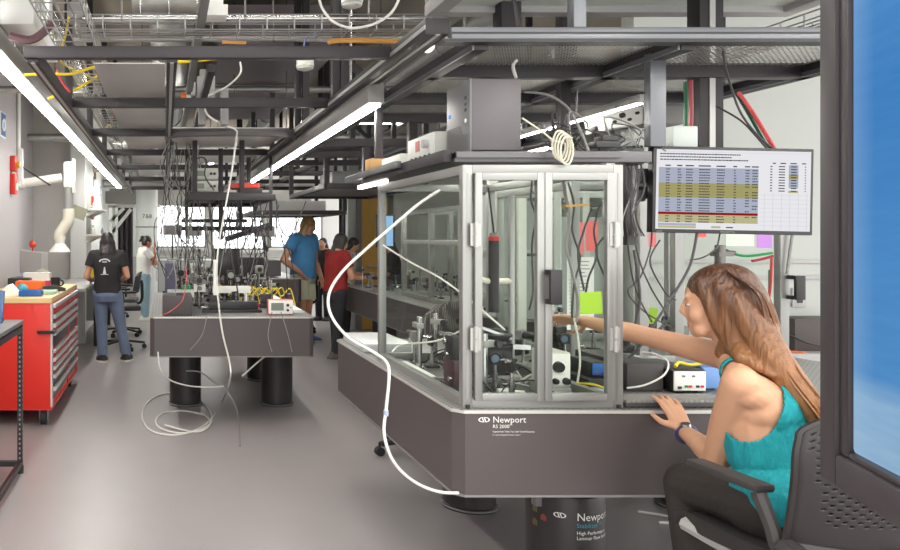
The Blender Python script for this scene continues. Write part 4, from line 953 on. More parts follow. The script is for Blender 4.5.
m = MB(); m.tube([(.17, 5.92, 1.22), (.16, 5.80, 1.1), (.13, 5.765, .98), (.04, 5.765, .9), (-.02, 5.75, .875)], .004); thing('hose', m, M('hose_pink', (206, 96, 96), .4), 'thin red hose drooping over the black cover', 'hose')
for i in range(10):
    m = MB(); rn = random.Random(40+i); x = .42+.05*i; y = 6.35+rn.random()*.25
    m.tube([(x, y, .98), (x+.05, y-.05, 1.02+.05*rn.random()), (x+.12, y, .97), (x+.2, y+.06, 1.03), (x+.24, y+.05, .9)], .005); thing('fibre_patch_cable', m, YEL, 'yellow fibre cable tangled among the aisle table optics', 'cable', 'yellow fibre cables on the aisle table')
# dark boxes and monitors along the back wall
for i, (x0, x1, y0, y1, Y, lb) in enumerate(((163, 182, 225, 235, 17, 'grey flat screen left of the cable bundle, before the bright window'), (185, 202, 226, 236, 17, 'grey flat screen in the cable bundle, before the bright window'), (255, 275, 226, 237, 17, 'grey flat screen right of the hanging shelf, before the bright window'))):
    a = P(x0, y1, Y); b = P(x1, y0, Y); r = root('flat_screen', lb, 'monitor', ((a.x+b.x)/2, Y, .9))
    m = MB(); m.box(a.x, b.x, Y, Y+.04, a.z, b.z, .005); part('panel', m, MIDG, r); m = MB(); m.cyl(((a.x+b.x)/2, Y+.06, .95), ((a.x+b.x)/2, Y+.06, a.z+.1), .02); m.box((a.x+b.x)/2-.12, (a.x+b.x)/2+.12, Y-.05, Y+.12, .94, .955); part('stand', m, BLK, r)
r = root('back_bench', 'long grey bench running along the back windows', 'bench', (1, 17.2, 0))
m = MB(); m.box(-.3, 3.2, 16.6, 17.8, .9, .94); part('worktop', m, GREYP, r)
for x in (-.2, 1.5, 3.1):
    m = MB(); m.box(x-.05, x+.05, 16.7, 17.7, 0, .9); part('leg', m, MIDG, r)
m = MB(); m.box(1.32, 1.5, 9.7, 10.4, .96, 1.16); thing('equipment_case', m, M('case_dark', (84, 80, 82), .5), 'dark case on the back optical table beside the blue T-shirt', 'case')
m = MB(); m.box(.85, 1.3, 9.7, 10.0, .945, 1.2, .01); thing('equipment_case', m, DARK2, 'wide black case on the back optical table behind the aisle optics', 'case')
r = root('flat_screen', 'bright blue flat screen seen through the left enclosure glass', 'monitor', P(388, 245, 9.0))
a = P(378, 246, 9.0); b = P(393, 216, 9.0); m = MB(); m.box(a.x-.02, b.x+.02, 9.0, 9.03, a.z-.02, b.z+.02, .004); part('frame', m, BLK, r); m = MB(); m.box(a.x, b.x, 8.996, 9.0, a.z, b.z); part('screen', m, EM('screen_pale', (150, 190, 232), .9), r)
m = MB(); m.box((a.x+b.x)/2-.03, (a.x+b.x)/2+.03, 9.03, 9.06, .87, a.z+.1); m.box((a.x+b.x)/2-.1, (a.x+b.x)/2+.1, 8.95, 9.15, .866, .88); part('stand', m, BLK, r)
# ---------------------------------------------------------------- red tool cabinet
r = root('tool_cabinet', 'red rolling tool cabinet with many drawers and a wooden top', 'tool cabinet', (-1.2, 6.6, 0))
X0, X1, Y0, Y1 = -1.5, -.89, 5.83, 7.5
m = MB(); m.box(X0, X1, Y0, Y1, .14, .955, .006); part('body', m, RED, r)
m = MB(); m.box(X0-.01, X1+.01, Y0-.012, Y1+.012, .957, 1.0, .004); part('wooden_top', m, MAPLE, r)
rows = [(.87, .95, 1), (.80, .865, 1), (.735, .795, 1), (.60, .73, 1), (.53, .595, 2), (.465, .525, 2), (.40, .46, 2), (.30, .395, 2), (.19, .295, 2)]
for i, (z0, z1, n) in enumerate(rows):
    spans = ((Y0+.06, Y1-.06),) if n == 1 else ((Y0+.06, 6.82), (6.86, Y1-.06))
    for a, b in spans:
        m = MB(); m.box(X1-.01, X1+.008, a, b, z0, z1-.006, .003); d = part('drawer', m, [RED, M('drawer_black', (44, 40, 40), .4), M('drawer_dark', (92, 88, 86), .4)][(0, 1, 0, 1, 0, 0, 0, 2, 2)[i]], r)
        m = MB(); m.box(X1+.008, X1+.03, a+.01, b-.01, z1-.036, z1-.004, .003); part('handle', m, M('handle_pale', (206, 206, 202), .35, .3), d)
for y in (Y0+.03, 6.84, Y1-.03):
    m = MB(); m.box(X1, X1+.012, y-.03, y+.03, .15, .95); part('trim_strip', m, M('trim_pale', (206, 204, 200), .4) if y < 6 else RED, r)
m = MB(); m.box(X1-.10, X1+.02, Y0-.03, Y0+.0, .722, .745, .004); m.box(X1+.0, X1+.035, Y0-.03, Y0+.1, .722, .745, .004); part('corner_handle', m, BLK, r)
m = MB(); m.box(X0, X1+.01, Y0, Y1, .125, .145); part('base_rail', m, RED, r)
for x in (X0+.08, X1-.06):
    for y in (Y0+.08, Y1-.1):
        m = MB(); m.box(x-.03, x+.03, y-.03, y+.03, .10, .125); m.box(x-.034, x-.028, y-.04, y+.02, .04, .11); m.box(x+.028, x+.034, y-.04, y+.02, .04, .11); c = part('caster', m, STEEL, r)
        m = MB(); m.cyl((x-.024, y-.015, .062), (x+.024, y-.015, .062), .061, n=20); part('wheel', m, RUB, c)
zt = 1.001
def it(x, y, Y): p = P(x, y, Y); return p
m = MB(); m.prism([(-1.34, zt), (-1.18, zt), (-1.18, zt+.012), (-1.25, zt+.09), (-1.27, zt+.08), (-1.32, zt+.012)], .16, 'y', (0, 6.0, 0)); thing('paper_tent', m, PAPER, 'folded white paper card standing on the wooden cabinet top', 'card')
m = MB(); m.box(-1.16, -.98, 5.93, 6.06, zt, zt+.045, .008); m.box(-1.13, -1.0, 5.95, 6.04, zt+.045, zt+.05); thing('blue_tray', m, BLUE, 'blue plastic tray at the front edge of the wooden cabinet top', 'tray')
m = MB(); m.box(-1.14, -.9, 6.15, 6.3, zt, zt+.03, .006); thing('tape_case', m, M('aqua_case', (160, 200, 186), .35), 'pale aqua case behind the blue tray on the cabinet', 'case')
m = MB(); m.ell((-1.19, 6.25, zt+.04), (.05, .05, .04)); m.torus((-1.19, 6.25, zt+.04), .03, .02); thing('tape_roll', m, M('teal_roll', (60, 150, 170), .4), 'teal roll of tape beside the pale aqua case', 'tape')
m = MB(); m.box(-1.31, -1.06, 6.55, 6.68, zt, zt+.085, .012); thing('orange_box', m, ORG, 'orange box on the wooden cabinet top', 'box')
r = root('glove_box', 'white and magenta carton at the back of the cabinet top', 'carton', (-1.2, 6.95, zt))
m = MB(); m.box(-1.3, -1.06, 6.88, 7.02, zt, zt+.07); part('lower_band', m, M('magenta', (206, 50, 120), .5), r); m = MB(); m.box(-1.3, -1.06, 6.88, 7.02, zt+.07, zt+.14); part('upper', m, WHITE, r)
r = root('mug', 'black mug near the back of the wooden cabinet top', 'mug', (-1.0, 6.85, zt)); m = MB(); m.lathe([(.035, 0), (.042, .01), (.044, .1), (.038, .1), (.035, .015)], (-1.0, 6.85, zt), 18); part('cup', m, BLK, r); m = MB(); m.torus((-.955, 6.85, zt+.052), .026, .006, RX(PI/2)); part('handle', m, BLK, r)
m = MB(); m.prism([(-.1, 0), (.1, 0), (.1, .025), (.0, .055), (-.1, .04)], .045, 'y', (0, 0, 0)); m.xf(Matrix.Translation((-.96, 6.5, zt))@Matrix.Rotation(.3, 4, 'Z')); thing('stapler', m, BLK, 'black stapler at the right edge of the cabinet top', 'stapler')
m = MB(); m.box(-1.42, -1.22, 6.75, 6.95, zt, zt+.1, .015); m.cyl((-1.3, 6.75, zt+.05), (-1.3, 6.68, zt+.05), .035); thing('camera', m, BLK, 'black camera shaped gadget left of the orange box', 'camera')
m = MB(); m.box(-1.48, -1.3, 7.15, 7.42, zt, zt+.08, .02); thing('tool_bag', m, M('bag_dark', (88, 86, 82), .8), 'dark soft tool bag at the rear left of the cabinet top', 'bag')
r = root('safety_helmet', 'grey-green rounded helmet at the back of the cabinet top', 'helmet', (-1.34, 7.1, zt)); m = MB(); m.lathe([(.1, 0), (.1, .05), (.085, .11), (.05, .15), (.01, .165)], (-1.18, 7.2, zt), 20); part('shell', m, M('helmet_green', (150, 152, 132), .4), r); m = MB(); m.obox((-1.15, 7.1, zt+.07), (.06, .03, .05), None, .01); part('visor', m, DARK2, r)
# black perforated rack at the left edge
r = root('instrument_rack', 'black perforated steel rack frame at the lower left corner', 'rack', (-1.2, 4.4, 0))
px_, py0, py1, zz = -.89, 3.55, 4.70, .93
for x in (px_, px_-.6):
    for y in (py0, py1):
        m = MB(); m.box(x-.03, x+.0, y-.03, y, .06, zz); m.mat(1)
        for k in range(28): z = .09+k*.03; m.box(x-.020, x-.010, y-.0305, y-.0295, z, z+.014); m.box(x-.0005, x+.0005, y-.020, y-.010, z, z+.014)
        part('post', m, [DARK2, M('hole_pale', (150, 146, 144), .6)], r)
for z in (.06, zz-.03):
    for p0, p1 in (((px_-.015, py0), (px_-.015, py1)), ((px_-.615, py0), (px_-.615, py1)), ((px_, py1-.015), (px_-.6, py1-.015)), ((px_, py0-.015), (px_-.6, py0-.015))):
        m = MB(); m.bar((p0[0], p0[1], z), (p1[0], p1[1], z), .03, .035, .003); part('rail', m, DARK2, r)
m = MB(); m.box(px_-.63, px_+.005, py0-.03, py1+.005, zz, zz+.025, .003); part('top_plate', m, M('rack_top', (120, 118, 118), .45, .3), r)
for x in (px_-.015, px_-.615):
    for y in (py0, py1-.015): m = MB(); m.cyl((x, y, 0), (x, y, .045), .022); part('foot', m, RUB, r)
r = root('display_panel', 'blue tilted display panel standing on the black rack at the left edge', 'panel', (-1.1, 4.55, zz))
m = MB(); m.obox((-1.11, 4.56, zz+.12), (.26, .02, .2), RX(-.35)@RZ(0), .004); part('panel', m, M('panel_navy', (38, 84, 136), .35), r)
m = MB(); m.box(-1.22, -1.0, 4.55, 4.66, zz+.025, zz+.04); part('base', m, DARK2, r)

# ---------------------------------------------------------------- chairs
MESH = dots_mat('chair_mesh', (74, 70, 70), (132, 126, 122), .016, .005, .6)
def lab_chair(label, loc, rz, hgt=.5, back=.95, mesh=False):
    r = root('office_chair', label, 'chair')
    bl = M('chair_black', (50, 47, 47), .6)
    m = MB(); m.obox((0, .0, hgt), (.48, .46, .07), None, .03); part('seat', m, bl, r)
    m = MB(); n = 14; rows = []
    for j in range(11):
        t = j/10; z = hgt+.12+t*(back-hgt-.12); wv = .24*(1-.25*t**3) if j < 10 else .12
        rows.append([(-wv+2*wv*i/n, -.23-.05*t+.05*(abs(i/n-.5)*2)**2, z-(.03*(abs(i/n-.5)*2)**3 if j > 8 else 0)) for i in range(n+1)])
    vs = [v for q in rows for v in q]; W = n+1; nv = len(vs); vs += [(x, y-.018, z) for x, y, z in vs]; fs = []
    for j in range(10):
        for i in range(n):
            a = j*W+i; fs += [(a, a+1, a+1+W, a+W), (nv+a, nv+a+W, nv+a+1+W, nv+a+1)]
    bd = [i for i in range(W)]+[j*W+n for j in range(1, 11)]+[10*W+i for i in range(n-1, -1, -1)]+[j*W for j in range(9, 0, -1)]
    for a, b in zip(bd, bd[1:]+bd[:1]): fs.append((a, nv+a, nv+b, b))
    m.add(vs, fs); part('backrest', m, MESH if mesh else bl, r)
    m = MB(); m.tube([(0, -.0, hgt-.05), (0, -.27, hgt-.03), (0, -.30, hgt+.2), (0, -.285, hgt+.3)], .022, 8); part('back_support', m, BLK, r)
    m = MB(); m.cyl((0, 0, .1), (0, 0, hgt-.03), .028); part('gas_column', m, M('column_steel', (120, 120, 120), .35, .7), r)
    m = MB()
    for k in range(5):
        a = 2*PI*k/5+.3; m.bar((0, 0, .115), (.29*math.cos(a), .29*math.sin(a), .08), .045, .03, .006)
    part('base', m, BLK, r)
    for k in range(5):
        a = 2*PI*k/5+.3; m = MB(); c = V((.3*math.cos(a), .3*math.sin(a), .031)); t = V((-math.sin(a), math.cos(a), 0)); m.cyl(c-t*.022, c+t*.022, .03, n=14); m.cyl(c+V((0, 0, .01)), c+V((0, 0, .06)), .008); part('caster', m, RUB, r)
    for sx in (-1, 1):
        m = MB(); m.tube([(sx*.22, -.02, hgt), (sx*.29, -.02, hgt+.02), (sx*.29, -.02, hgt+.2)], .018, 8); m.obox((sx*.29, .02, hgt+.21), (.07, .26, .03), None, .012); part('armrest', m, BLK, r)
    r.location = loc; r.rotation_euler = (0, 0, rz); return r
lab_chair('mesh-backed office chair behind the front table, seen through the enclosure glass', (1.74, 5.1, 0), .5, .5, 1.06, True)
lab_chair('black office chair by the wall bench, left of the black T-shirt', (-.57, 9.85, 0), -1.4, .55, .88)
lab_chair('black office chair between the black T-shirt and the white T-shirt', (-.98, 13.6, 0), 2.2, .58, 1.02)
lab_chair('black office chair at the far end of the wall bench', (-.64, 11.2, 0), 1.5, .52, .95)
lab_chair('black office chair tucked beside the back optical table at the blue T-shirt', (2.05, 11.6, 0), 1.4, .5, .92)
# the big chair in front
r = root('task_chair', 'black task chair with perforated plastic back in the right foreground', 'chair', (1.84, 2.15, 0))
cc = V((1.85, 2.165, 0)); CH = M('chair_plastic', (44, 40, 40), .45); R3 = frame(fp)
def L(x, y, z): return cc+R3@V((x, y, z))
m = MB(); n = 16; rows = []
for sgn in (0,):
    prof = [(-.26, .0), (-.24, .02), (-.1, .03), (.1, .025), (.2, .01), (.25, -.03)]
    for y, dz in prof:
        ww = .235 if -.2 < y < .2 else .205; rows.append([L(-ww+2*ww*i/n, y, .60+dz*.5+.015*(abs(i/n-.5)*2)**2) for i in range(n+1)])
vs = [v for q in rows for v in q]; W = n+1; nv = len(vs); vs += [v-V((0, 0, .045)) for v in vs]; fs = []; J = len(rows)
for j in range(J-1):
    for i in range(n):
        a = j*W+i; fs += [(a, a+1, a+1+W, a+W), (nv+a, nv+a+W, nv+a+1+W, nv+a+1)]
bd = [i for i in range(W)]+[j*W+n for j in range(1, J)]+[(J-1)*W+i for i in range(n-1, -1, -1)]+[j*W for j in range(J-2, 0, -1)]
for a, b in zip(bd, bd[1:]+bd[:1]): fs.append((a, nv+a, nv+b, b))
m.add(vs, fs); part('seat', m, CH, r)
for sx in (-1, 1):
    m = MB(); m.tube([L(sx*.17, -.22, .575), L(sx*.205, 0, .572), L(sx*.205, .2, .58)], .022, 8)
    part('seat_frame', m, M('pale_grey_plastic', (176, 174, 172), .45), r, 'pale grey frame under the seat')
# perforated backrest: a curved shell with real holes
NX, NZ = 30, 34; hw = .27; zb, ztp = .66, 1.035
def bk(u, v):
    # u -1..1 across, v 0..1 up
    wv = hw*(1-.10*(1-v)**2-.22*max(0, v-.72)**2*4)
    z = zb+(ztp-zb)*v
    z -= .05*max(0, abs(u)-.5)**2*4*max(0, v-.5)*2
    return L(wv*u, -.235-.06*v-.02*math.sin(v*PI)+.055*u*u, z)
vs = []; fs = []; idx = {}
def vid(i, j):
    if (i, j) not in idx: idx[(i, j)] = len(vs); vs.append(bk(-1+2*i/NX, j/NZ))
    return idx[(i, j)]
for j in range(NZ):
    for i in range(NX):
        q = (vid(i, j), vid(i+1, j), vid(i+1, j+1), vid(i, j+1))
        u = -1+2*(i+.5)/NX; v = (j+.5)/NZ
        ins = (i+j) % 2 == 0 and abs(u) < .95 and .2 < v < .95 and abs(u) < .66+.32*v
        if not ins: fs.append(q); continue
        c = [V(vs[k]) for k in q]; cen = sum(c, V((0, 0, 0)))/4
        hs_ = []
        for k in range(8):
            if k % 2 == 0: e = c[k//2]; f_ = .50
            else: e = (c[k//2]+c[(k//2+1) % 4])/2; f_ = .72
            hs_.append(len(vs)); vs.append(cen+(e-cen)*f_)
        for k in range(4):
            fs.append((q[k], q[(k+1) % 4], hs_[(2*k+2) % 8], hs_[2*k+1])); fs.append((q[k], hs_[2*k+1], hs_[2*k]))
m.__init__(); m.add(vs, fs)
o = part('backrest', m, CH, r); sm = o.modifiers.new('s', 'SOLIDIFY'); sm.thickness = .012; sm.offset = 0
m = MB(); rim = [bk(-1, j/12) for j in range(13)]+[bk(-1+2*i/10, 1) for i in range(1, 11)]+[bk(1, 1-j/12) for j in range(1, 13)]
m.tube(rim, .009, 6, 3); part('back_rim', m, CH, r)
m = MB(); m.tube([bk(-1, .02), L(-.24, -.245, .64), L(-.235, -.2, .60)], .03, 8); m.tube([bk(1, .02), L(.24, -.245, .64), L(.235, -.2, .60)], .03, 8); m.tube([bk(-1, .03), bk(-.5, 0), bk(0, -.01), bk(.5, 0), bk(1, .03)], .022, 8); m.tube([bk(0, 0), L(0, -.24, .58), L(0, -.1, .52), L(0, 0, .51)], .03, 8); part('back_support', m, CH, r)
for sx in (-1, 1):
    m = MB(); z = .785
    m.tube([L(sx*.225, -.2, .61), L(sx*.245, -.17, .65), L(sx*.25, -.15, .71), L(sx*.25, -.11, z)], .019, 8)
    m.obox(L(sx*.245, -.005, z+.014), (.06, .25, .024), R3, .012); part('armrest', m, M('arm_plastic', (58, 54, 53), .5), r)
m = MB(); m.cyl(L(0, 0, .1), L(0, 0, .53), .027); part('gas_column', m, M('column_steel', (120, 120, 120), .35, .7), r)
m = MB()
for k in range(5): a = 2*PI*k/5; m.bar(L(0, 0, .115), L(.28*math.cos(a), .28*math.sin(a), .08), .05, .03, .006)
part('base', m, BLK, r)
for k in range(5):
    a = 2*PI*k/5; m = MB(); c = L(.29*math.cos(a), .29*math.sin(a), .031); t = R3@V((-math.sin(a), math.cos(a), 0)); m.cyl(c-t*.022, c+t*.022, .03, n=14); m.cyl(c+V((0, 0, .01)), c+V((0, 0, .06)), .008); part('caster', m, RUB, r)

# ---------------------------------------------------------------- monitors
YM = 2.86; tl = P(655, 152, YM); br = P(811, 232, YM)
r = root('wall_monitor', 'wide black monitor showing a spreadsheet, hung above the seated person', 'monitor', P(733, 232, YM))
x0, x1, z0, z1 = tl.x+.004, br.x-.003, br.z+.007, P(0, 150.5, YM).z
MR = Matrix.Translation(P(733, 190, YM))@Matrix.Rotation(.02, 4, 'Y')@Matrix.Translation(-P(733, 190, YM))
def mp(name, mb, mats, par, lab=None): return part(name, mb.xf(MR), mats, par, lab)
m = MB(); m.box(x0-.012, x1+.012, YM, YM+.035, z0-.014, z1+.012, .004); mp('casing', m, BLK, r)
m = MB(); m.box(x0, x1, YM-.0015, YM+.001, z0, z1); scr = mp('screen', m, EM('screen_white', (234, 234, 238), .84), r)
W_, H_ = x1-x0, z1-z0
def sq(m, u0, u1, v0, v1, d=.003): m.box(x0+W_*u0, x0+W_*u1, YM-d, YM-d+.0008, z1-H_*v1, z1-H_*v0)
blu = EM('row_blue', (176, 182, 200), .8); oli = EM('row_olive', (168, 162, 108), .8); tan_ = EM('row_tan', (192, 186, 142), .8); rd = EM('row_red', (150, 28, 30), .8); ink = EM('ink', (60, 60, 66), .8); gl = EM('grid_line', (210, 210, 214), .8)
m = MB()
sets = [(0, .015, .66, .225, .42), (1, .015, .66, .42, .60), (0, .015, .66, .60, .785), (3, .015, .66, .785, .815), (2, .015, .66, .815, .915), (0, .015, .26, .925, .955), (2, .015, .26, .96, .985), (0, .857, .918, .17, .46), (1, .857, .918, .29, .345), (2, .855, .918, .49, .52), (2, .36, .42, .955, .98)]
for k, a, b, c, d in sets: m.mat(k); sq(m, a, b, c, d, .0022 if not (k == 1 and a > .8) else .0026)
mp('table_bands', m, [blu, oli, tan_, rd], scr)
m = MB(); rn = random.Random(3)
cols = [(.06, .085), (.135, .16), (.19, .235), (.275, .345), (.39, .44), (.50, .515), (.575, .60), (.62, .655)]
for i in range(20):
    v = .235+i*.0345
    if .775 < v < .82 or v > .91: continue
    for a, b in cols:
        if a > .5 and rn.random() < .25: continue
        x = a
        while x < b-.004: w_ = rn.uniform(.004, .010); sq(m, x, min(b, x+w_), v+.008, v+.021, .0034); x += w_+.003
for a, b in cols: sq(m, a-.005, b+.004, .195, .21, .0034)
for v, b in ((.05, .54), (.085, .47), (.12, .58)):
    x = .02
    while x < b: w_ = rn.uniform(.008, .022); sq(m, x, x+w_, v, v+.014, .0034); x += w_+.004
for i in range(10):
    v = .18+i*.034
    for a, b in ((.735, .748), (.79, .83), (.87, .905), (.96, .966)): sq(m, a, b, v+.006, v+.018, .0034)
for a, b in ((.75, .77), (.80, .835), (.865, .905), (.94, .965)): sq(m, a, b, .145, .158, .0034)
sq(m, .455, .50, .962, .976, .0034)
mp('screen_text', m, ink, scr)
m = MB()
for k in range(8): v = .55+.055*k; sq(m, .67, .99, v, v+.003)
for k in range(6): u = .70+.055*k; sq(m, u, u+.0015, .53, .985)
sq(m, .02, .98, .028, .031); mp('grid_lines', m, gl, scr)
m = text_mb('acer', .013, None, lambda v: V((x0+.004+v.x, YM-.0012, z0-.0115+v.y))); text_mb('PREDATOR', .011, m, lambda v: V((x0+W_*.42+v.x, YM-.0012, z0-.0115+v.y))); mp('lettering', m, MIDG, r)
c = P(733, 190, YM); m = MB(); m.box(c.x-.05, c.x+.05, YM+.035, YM+.06, c.z-.05, c.z+.05, .003); m.bar((c.x, YM+.06, c.z), (1.905, 3.05, c.z), .035, .05, .004); part('mount_arm', m, BLK, r)
# hanging bracket post at the right of the enclosure
r = root('bracket_post', 'black vertical bracket post beside the enclosure with clamped boxes', 'post', P(629, 240, 2.86))
m = MB(); a = P(629, 245, 2.9); m.box(a.x-.018, a.x+.018, 2.88, 2.92, a.z, P(0, 158, 2.9).z); part('post', m, BLK, r)
for (x, y, s) in ((632, 152, .06), (637, 176, .07), (635, 196, .055)):
    p = P(x, y, 2.93); m = MB(); m.obox(p, (s, .05, s*.8), None, .006); part('clamp_box', m, [BLK, DARK2][x % 2], r)
p = P(640, 180, 2.96); m = MB(); m.obox(p, (.05, .04, .05), None, .004); thing('junction_box', m, M('box_pale', (178, 184, 172), .5), 'small pale box tangled in cables left of the wall monitor', 'box')
# foreground monitor
r = root('foreground_monitor', 'large dark framed blue screen at the right picture edge, nearest the camera', 'monitor', (.75, .55, 0))
o0 = V((.610, .70, 0)); e = V((-.349, -.937, 0)); nrm = V((-.937, .349, 0)); zb_, zt_ = 1.255, 1.86; W0 = .40
def Q(s, d, z): return o0+e*s+nrm*d+V((0, 0, z))
def slab(m, s0, s1, d0, d1, z0, z1):
    c = Q((s0+s1)/2, (d0+d1)/2, (z0+z1)/2); m.obox(c, (s1-s0, d1-d0, z1-z0), Matrix((e, nrm, V((0, 0, 1)))).transposed(), .004)
BEZ = M('bezel', (60, 54, 56), .42, var=.05, scale=60); BEZ2 = M('bezel_inner', (54, 48, 50), .4)
m = MB(); slab(m, 0, .03, -.03, 0, zb_, zt_); slab(m, .03, W0-.03, -.03, 0, zb_, zb_+.03); slab(m, .03, W0-.03, -.03, 0, zt_-.03, zt_); slab(m, W0-.03, W0, -.03, 0, zb_, zt_); part('outer_frame', m, BEZ, r)
m = MB(); slab(m, .03, .046, -.03, -.003, zb_+.03, zt_-.03); slab(m, .046, W0-.06, -.03, -.003, zb_+.03, zb_+.036); slab(m, .046, W0-.06, -.03, -.003, zt_-.05, zt_-.03); slab(m, W0-.06, W0-.03, -.03, -.003, zb_+.03, zt_-.03); part('inner_frame', m, BEZ2, r)
m = MB(); slab(m, .046, W0-.06, -.03, -.006, zb_+.036, zt_-.05)
sm_ = bpy.data.materials.new('screen_blue'); sm_.use_nodes = True; nt = sm_.node_tree; nt.nodes.remove(nt.nodes['Principled BSDF'])
tc = nt.nodes.new('ShaderNodeTexCoord'); sx = nt.nodes.new('ShaderNodeSeparateXYZ'); nt.links.new(tc.outputs['Generated'], sx.inputs[0])
cr = nt.nodes.new('ShaderNodeValToRGB'); nt.links.new(sx.outputs['Z'], cr.inputs[0]); el = cr.color_ramp.elements
el[0].position = 0; el[0].color = lin((156, 190, 216)); el[1].position = 1; el[1].color = lin((150, 196, 232))
for p_, c_ in ((.10, (150, 188, 218)), (.14, (88, 148, 204)), (.30, (84, 146, 204)), (.6, (72, 136, 200)), (.74, (84, 146, 206)), (.80, (122, 176, 224)), (.85, (96, 156, 212))):
    q = el.new(p_); q.color = lin(c_)
wv = nt.nodes.new('ShaderNodeTexNoise'); wv.inputs['Scale'].default_value = 6; mpn = nt.nodes.new('ShaderNodeMapping'); mpn.inputs['Scale'].default_value = (.6, .6, 14); nt.links.new(tc.outputs['Generated'], mpn.inputs[0]); nt.links.new(mpn.outputs[0], wv.inputs[0])
mxn = nt.nodes.new('ShaderNodeMix'); mxn.data_type = 'RGBA'; mxn.inputs[7].default_value = lin((40, 96, 170)); mt_ = nt.nodes.new('ShaderNodeMath'); mt_.operation = 'MULTIPLY'; mt_.inputs[1].default_value = .3; nt.links.new(wv.outputs[0], mt_.inputs[0]); nt.links.new(mt_.outputs[0], mxn.inputs[0]); nt.links.new(cr.outputs[0], mxn.inputs[6])
em = nt.nodes.new('ShaderNodeEmission'); em.inputs[1].default_value = .82; mg = nt.nodes.new('ShaderNodeMapRange'); mg.inputs[1].default_value = .72; mg.inputs[2].default_value = 1.02; mg.inputs[3].default_value = 0; mg.inputs[4].default_value = .75; nt.links.new(sx.outputs['X'], mg.inputs[0]); mz = nt.nodes.new('ShaderNodeMix'); mz.data_type = 'RGBA'; mz.inputs[7].default_value = lin((176, 206, 230)); nt.links.new(mg.outputs[0], mz.inputs[0]); nt.links.new(mxn.outputs[2], mz.inputs[6]); nt.links.new(mz.outputs[2], em.inputs[0]); nt.links.new(em.outputs[0], nt.nodes['Material Output'].inputs[0])
part('screen', m, sm_, r)
m = MB(); slab(m, .02, W0-.02, -.06, -.03, zb_+.02, zt_-.02); part('back_shell', m, BLK, r)
m = MB(); c = V((1.15, .22, 0)); m.cyl((c.x, c.y, .02), (c.x, c.y, 1.6), .022); m.bar((c.x, c.y, 1.5), Q(.26, -.05, 1.5), .04, .05); part('stand_pole', m, BLK, r)
m = MB(); m.cyl((c.x, c.y, 0), (c.x, c.y, .025), .24, n=28); part('stand_base', m, BLK, r)
# ---------------------------------------------------------------- overhead frames
ZB = 2.25
def frame_bar(r, p0, p1, w=.05, h=.05, nm='rail', mat=None):
    m = MB(); m.bar(p0, p1, w, h, .003); return part(nm, m, mat or DARK, r)
r = root('overhead_truss', 'dark steel ceiling framework of rails and cross beams above the left aisle', 'frame', (.2, 7, 2.25))
for x, w_ in ((-.565, .05), (.03, .045), (1.0, .09)):
    y0 = 3.2 if x < .9 else 2.75
    frame_bar(r, (x, y0, ZB), (x, 13, ZB), w_, .06)
    m = MB(); m.box(x-w_/2-.003, x-w_/2, y0, 13, ZB-.012, ZB+.004); m.box(x-.008, x+.008, y0, 13, ZB-.033, ZB-.0305); part('slot_strip', m, ALUD, r)
CB = (3.2, 4.4, 5.65, 7.0, 8.5, 10.2, 12.2)
for i, y in enumerate(CB): frame_bar(r, (-.60, y, ZB+.01), (1.0 if i != 1 else .95, y, ZB+.01), .05, .055 if i else .05, 'cross_beam')
for y in CB[1:]:
    for x in (-.565, 1.0): frame_bar(r, (x, y, ZB+.03), (x, y, 3.5), .045, .045, 'hanger')
m = MB(); m.tube([(0.02, 5.72, ZB-.015), (.1, 5.52, ZB-.015), (.5, 5.46, ZB-.015), (.9, 5.52, ZB-.015), (1.0, 5.7, ZB-.015)], .03, 8); part('curved_rail', m, M('strut_grey', (104, 102, 104), .4, .4), r)
frame_bar(r, (.17, 3.1, 2.5), (.17, 9, 2.5), .04, .05, 'slotted_strut', MIDG)
frame_bar(r, (.26, 4.2, 2.42), (.26, 9, 2.42), .045, .045, 'slotted_strut')
for x, s in ((.26, -1), (.42, 1)):
    m = MB(); m.box(x-.025, x+.025, 5.25, 5.35, 2.26, 2.5, .004); part('bracket', m, MIDG, r)
# overhead frame above the main table
r = root('overhead_truss', 'black and aluminium framework with mesh shelves above the front table', 'frame', (1.9, 3.3, 2.2))
Z2 = 2.195
FA = M('strut_alu', (108, 110, 114), .35, .6)
m = MB(); m.bar((1.01, 2.66, Z2), (2.9, 2.66, Z2), .04, .042, .003); part('front_rail', m, FA, r)
m = MB(); m.box(1.01, 2.9, 2.638, 2.641, Z2-.0035, Z2+.0035); part('slot_strip', m, BLK, r)
m = MB(); m.box(.98, 2.9, 2.63, 2.69, Z2-.034, Z2-.022); part('under_strip', m, BLK, r)
for x in (1.13, 1.87, 2.70): frame_bar(r, (x, 2.68, Z2-.02), (x, 6.4, Z2-.02), .05, .06, 'long_rail')
for x in (1.105, 1.84, 2.67):
    m = MB(); m.box(x-.008, x, 2.68, 6.4, Z2-.05, Z2-.03); part('slot_strip', m, FA, r)
for y, h in ((3.17, .06), (3.78, .06), (4.4, .06), (5.6, .06), (6.4, .05)): frame_bar(r, (1.11, y, Z2-.02), (2.72, y, Z2-.02), .06, h, 'cross_beam')
PERF = dots_mat('perforated_mesh', (176, 174, 170), None, .022, .0085, .4, .5)
for x0, x1 in ((1.16, 1.84), (1.9, 2.67)):
    for y0, y1 in ((2.7, 3.14), (3.2, 3.75), (3.81, 4.37)):
        m = MB(); m.box(x0, x1, y0, y1, Z2+.0, Z2+.006); part('mesh_shelf', m, PERF, r)
for x, y, w_ in ((1.55, 3.4, .09), (2.62, 3.62, .10), (1.9, 3.55, .07)): frame_bar(r, (x, y, Z2), (x, y, 3.5), w_, w_, 'hanger')
frame_bar(r, (1.46, 2.66, Z2+.02), (1.46, 2.66, 2.6), .045, .045, 'upright', FA)
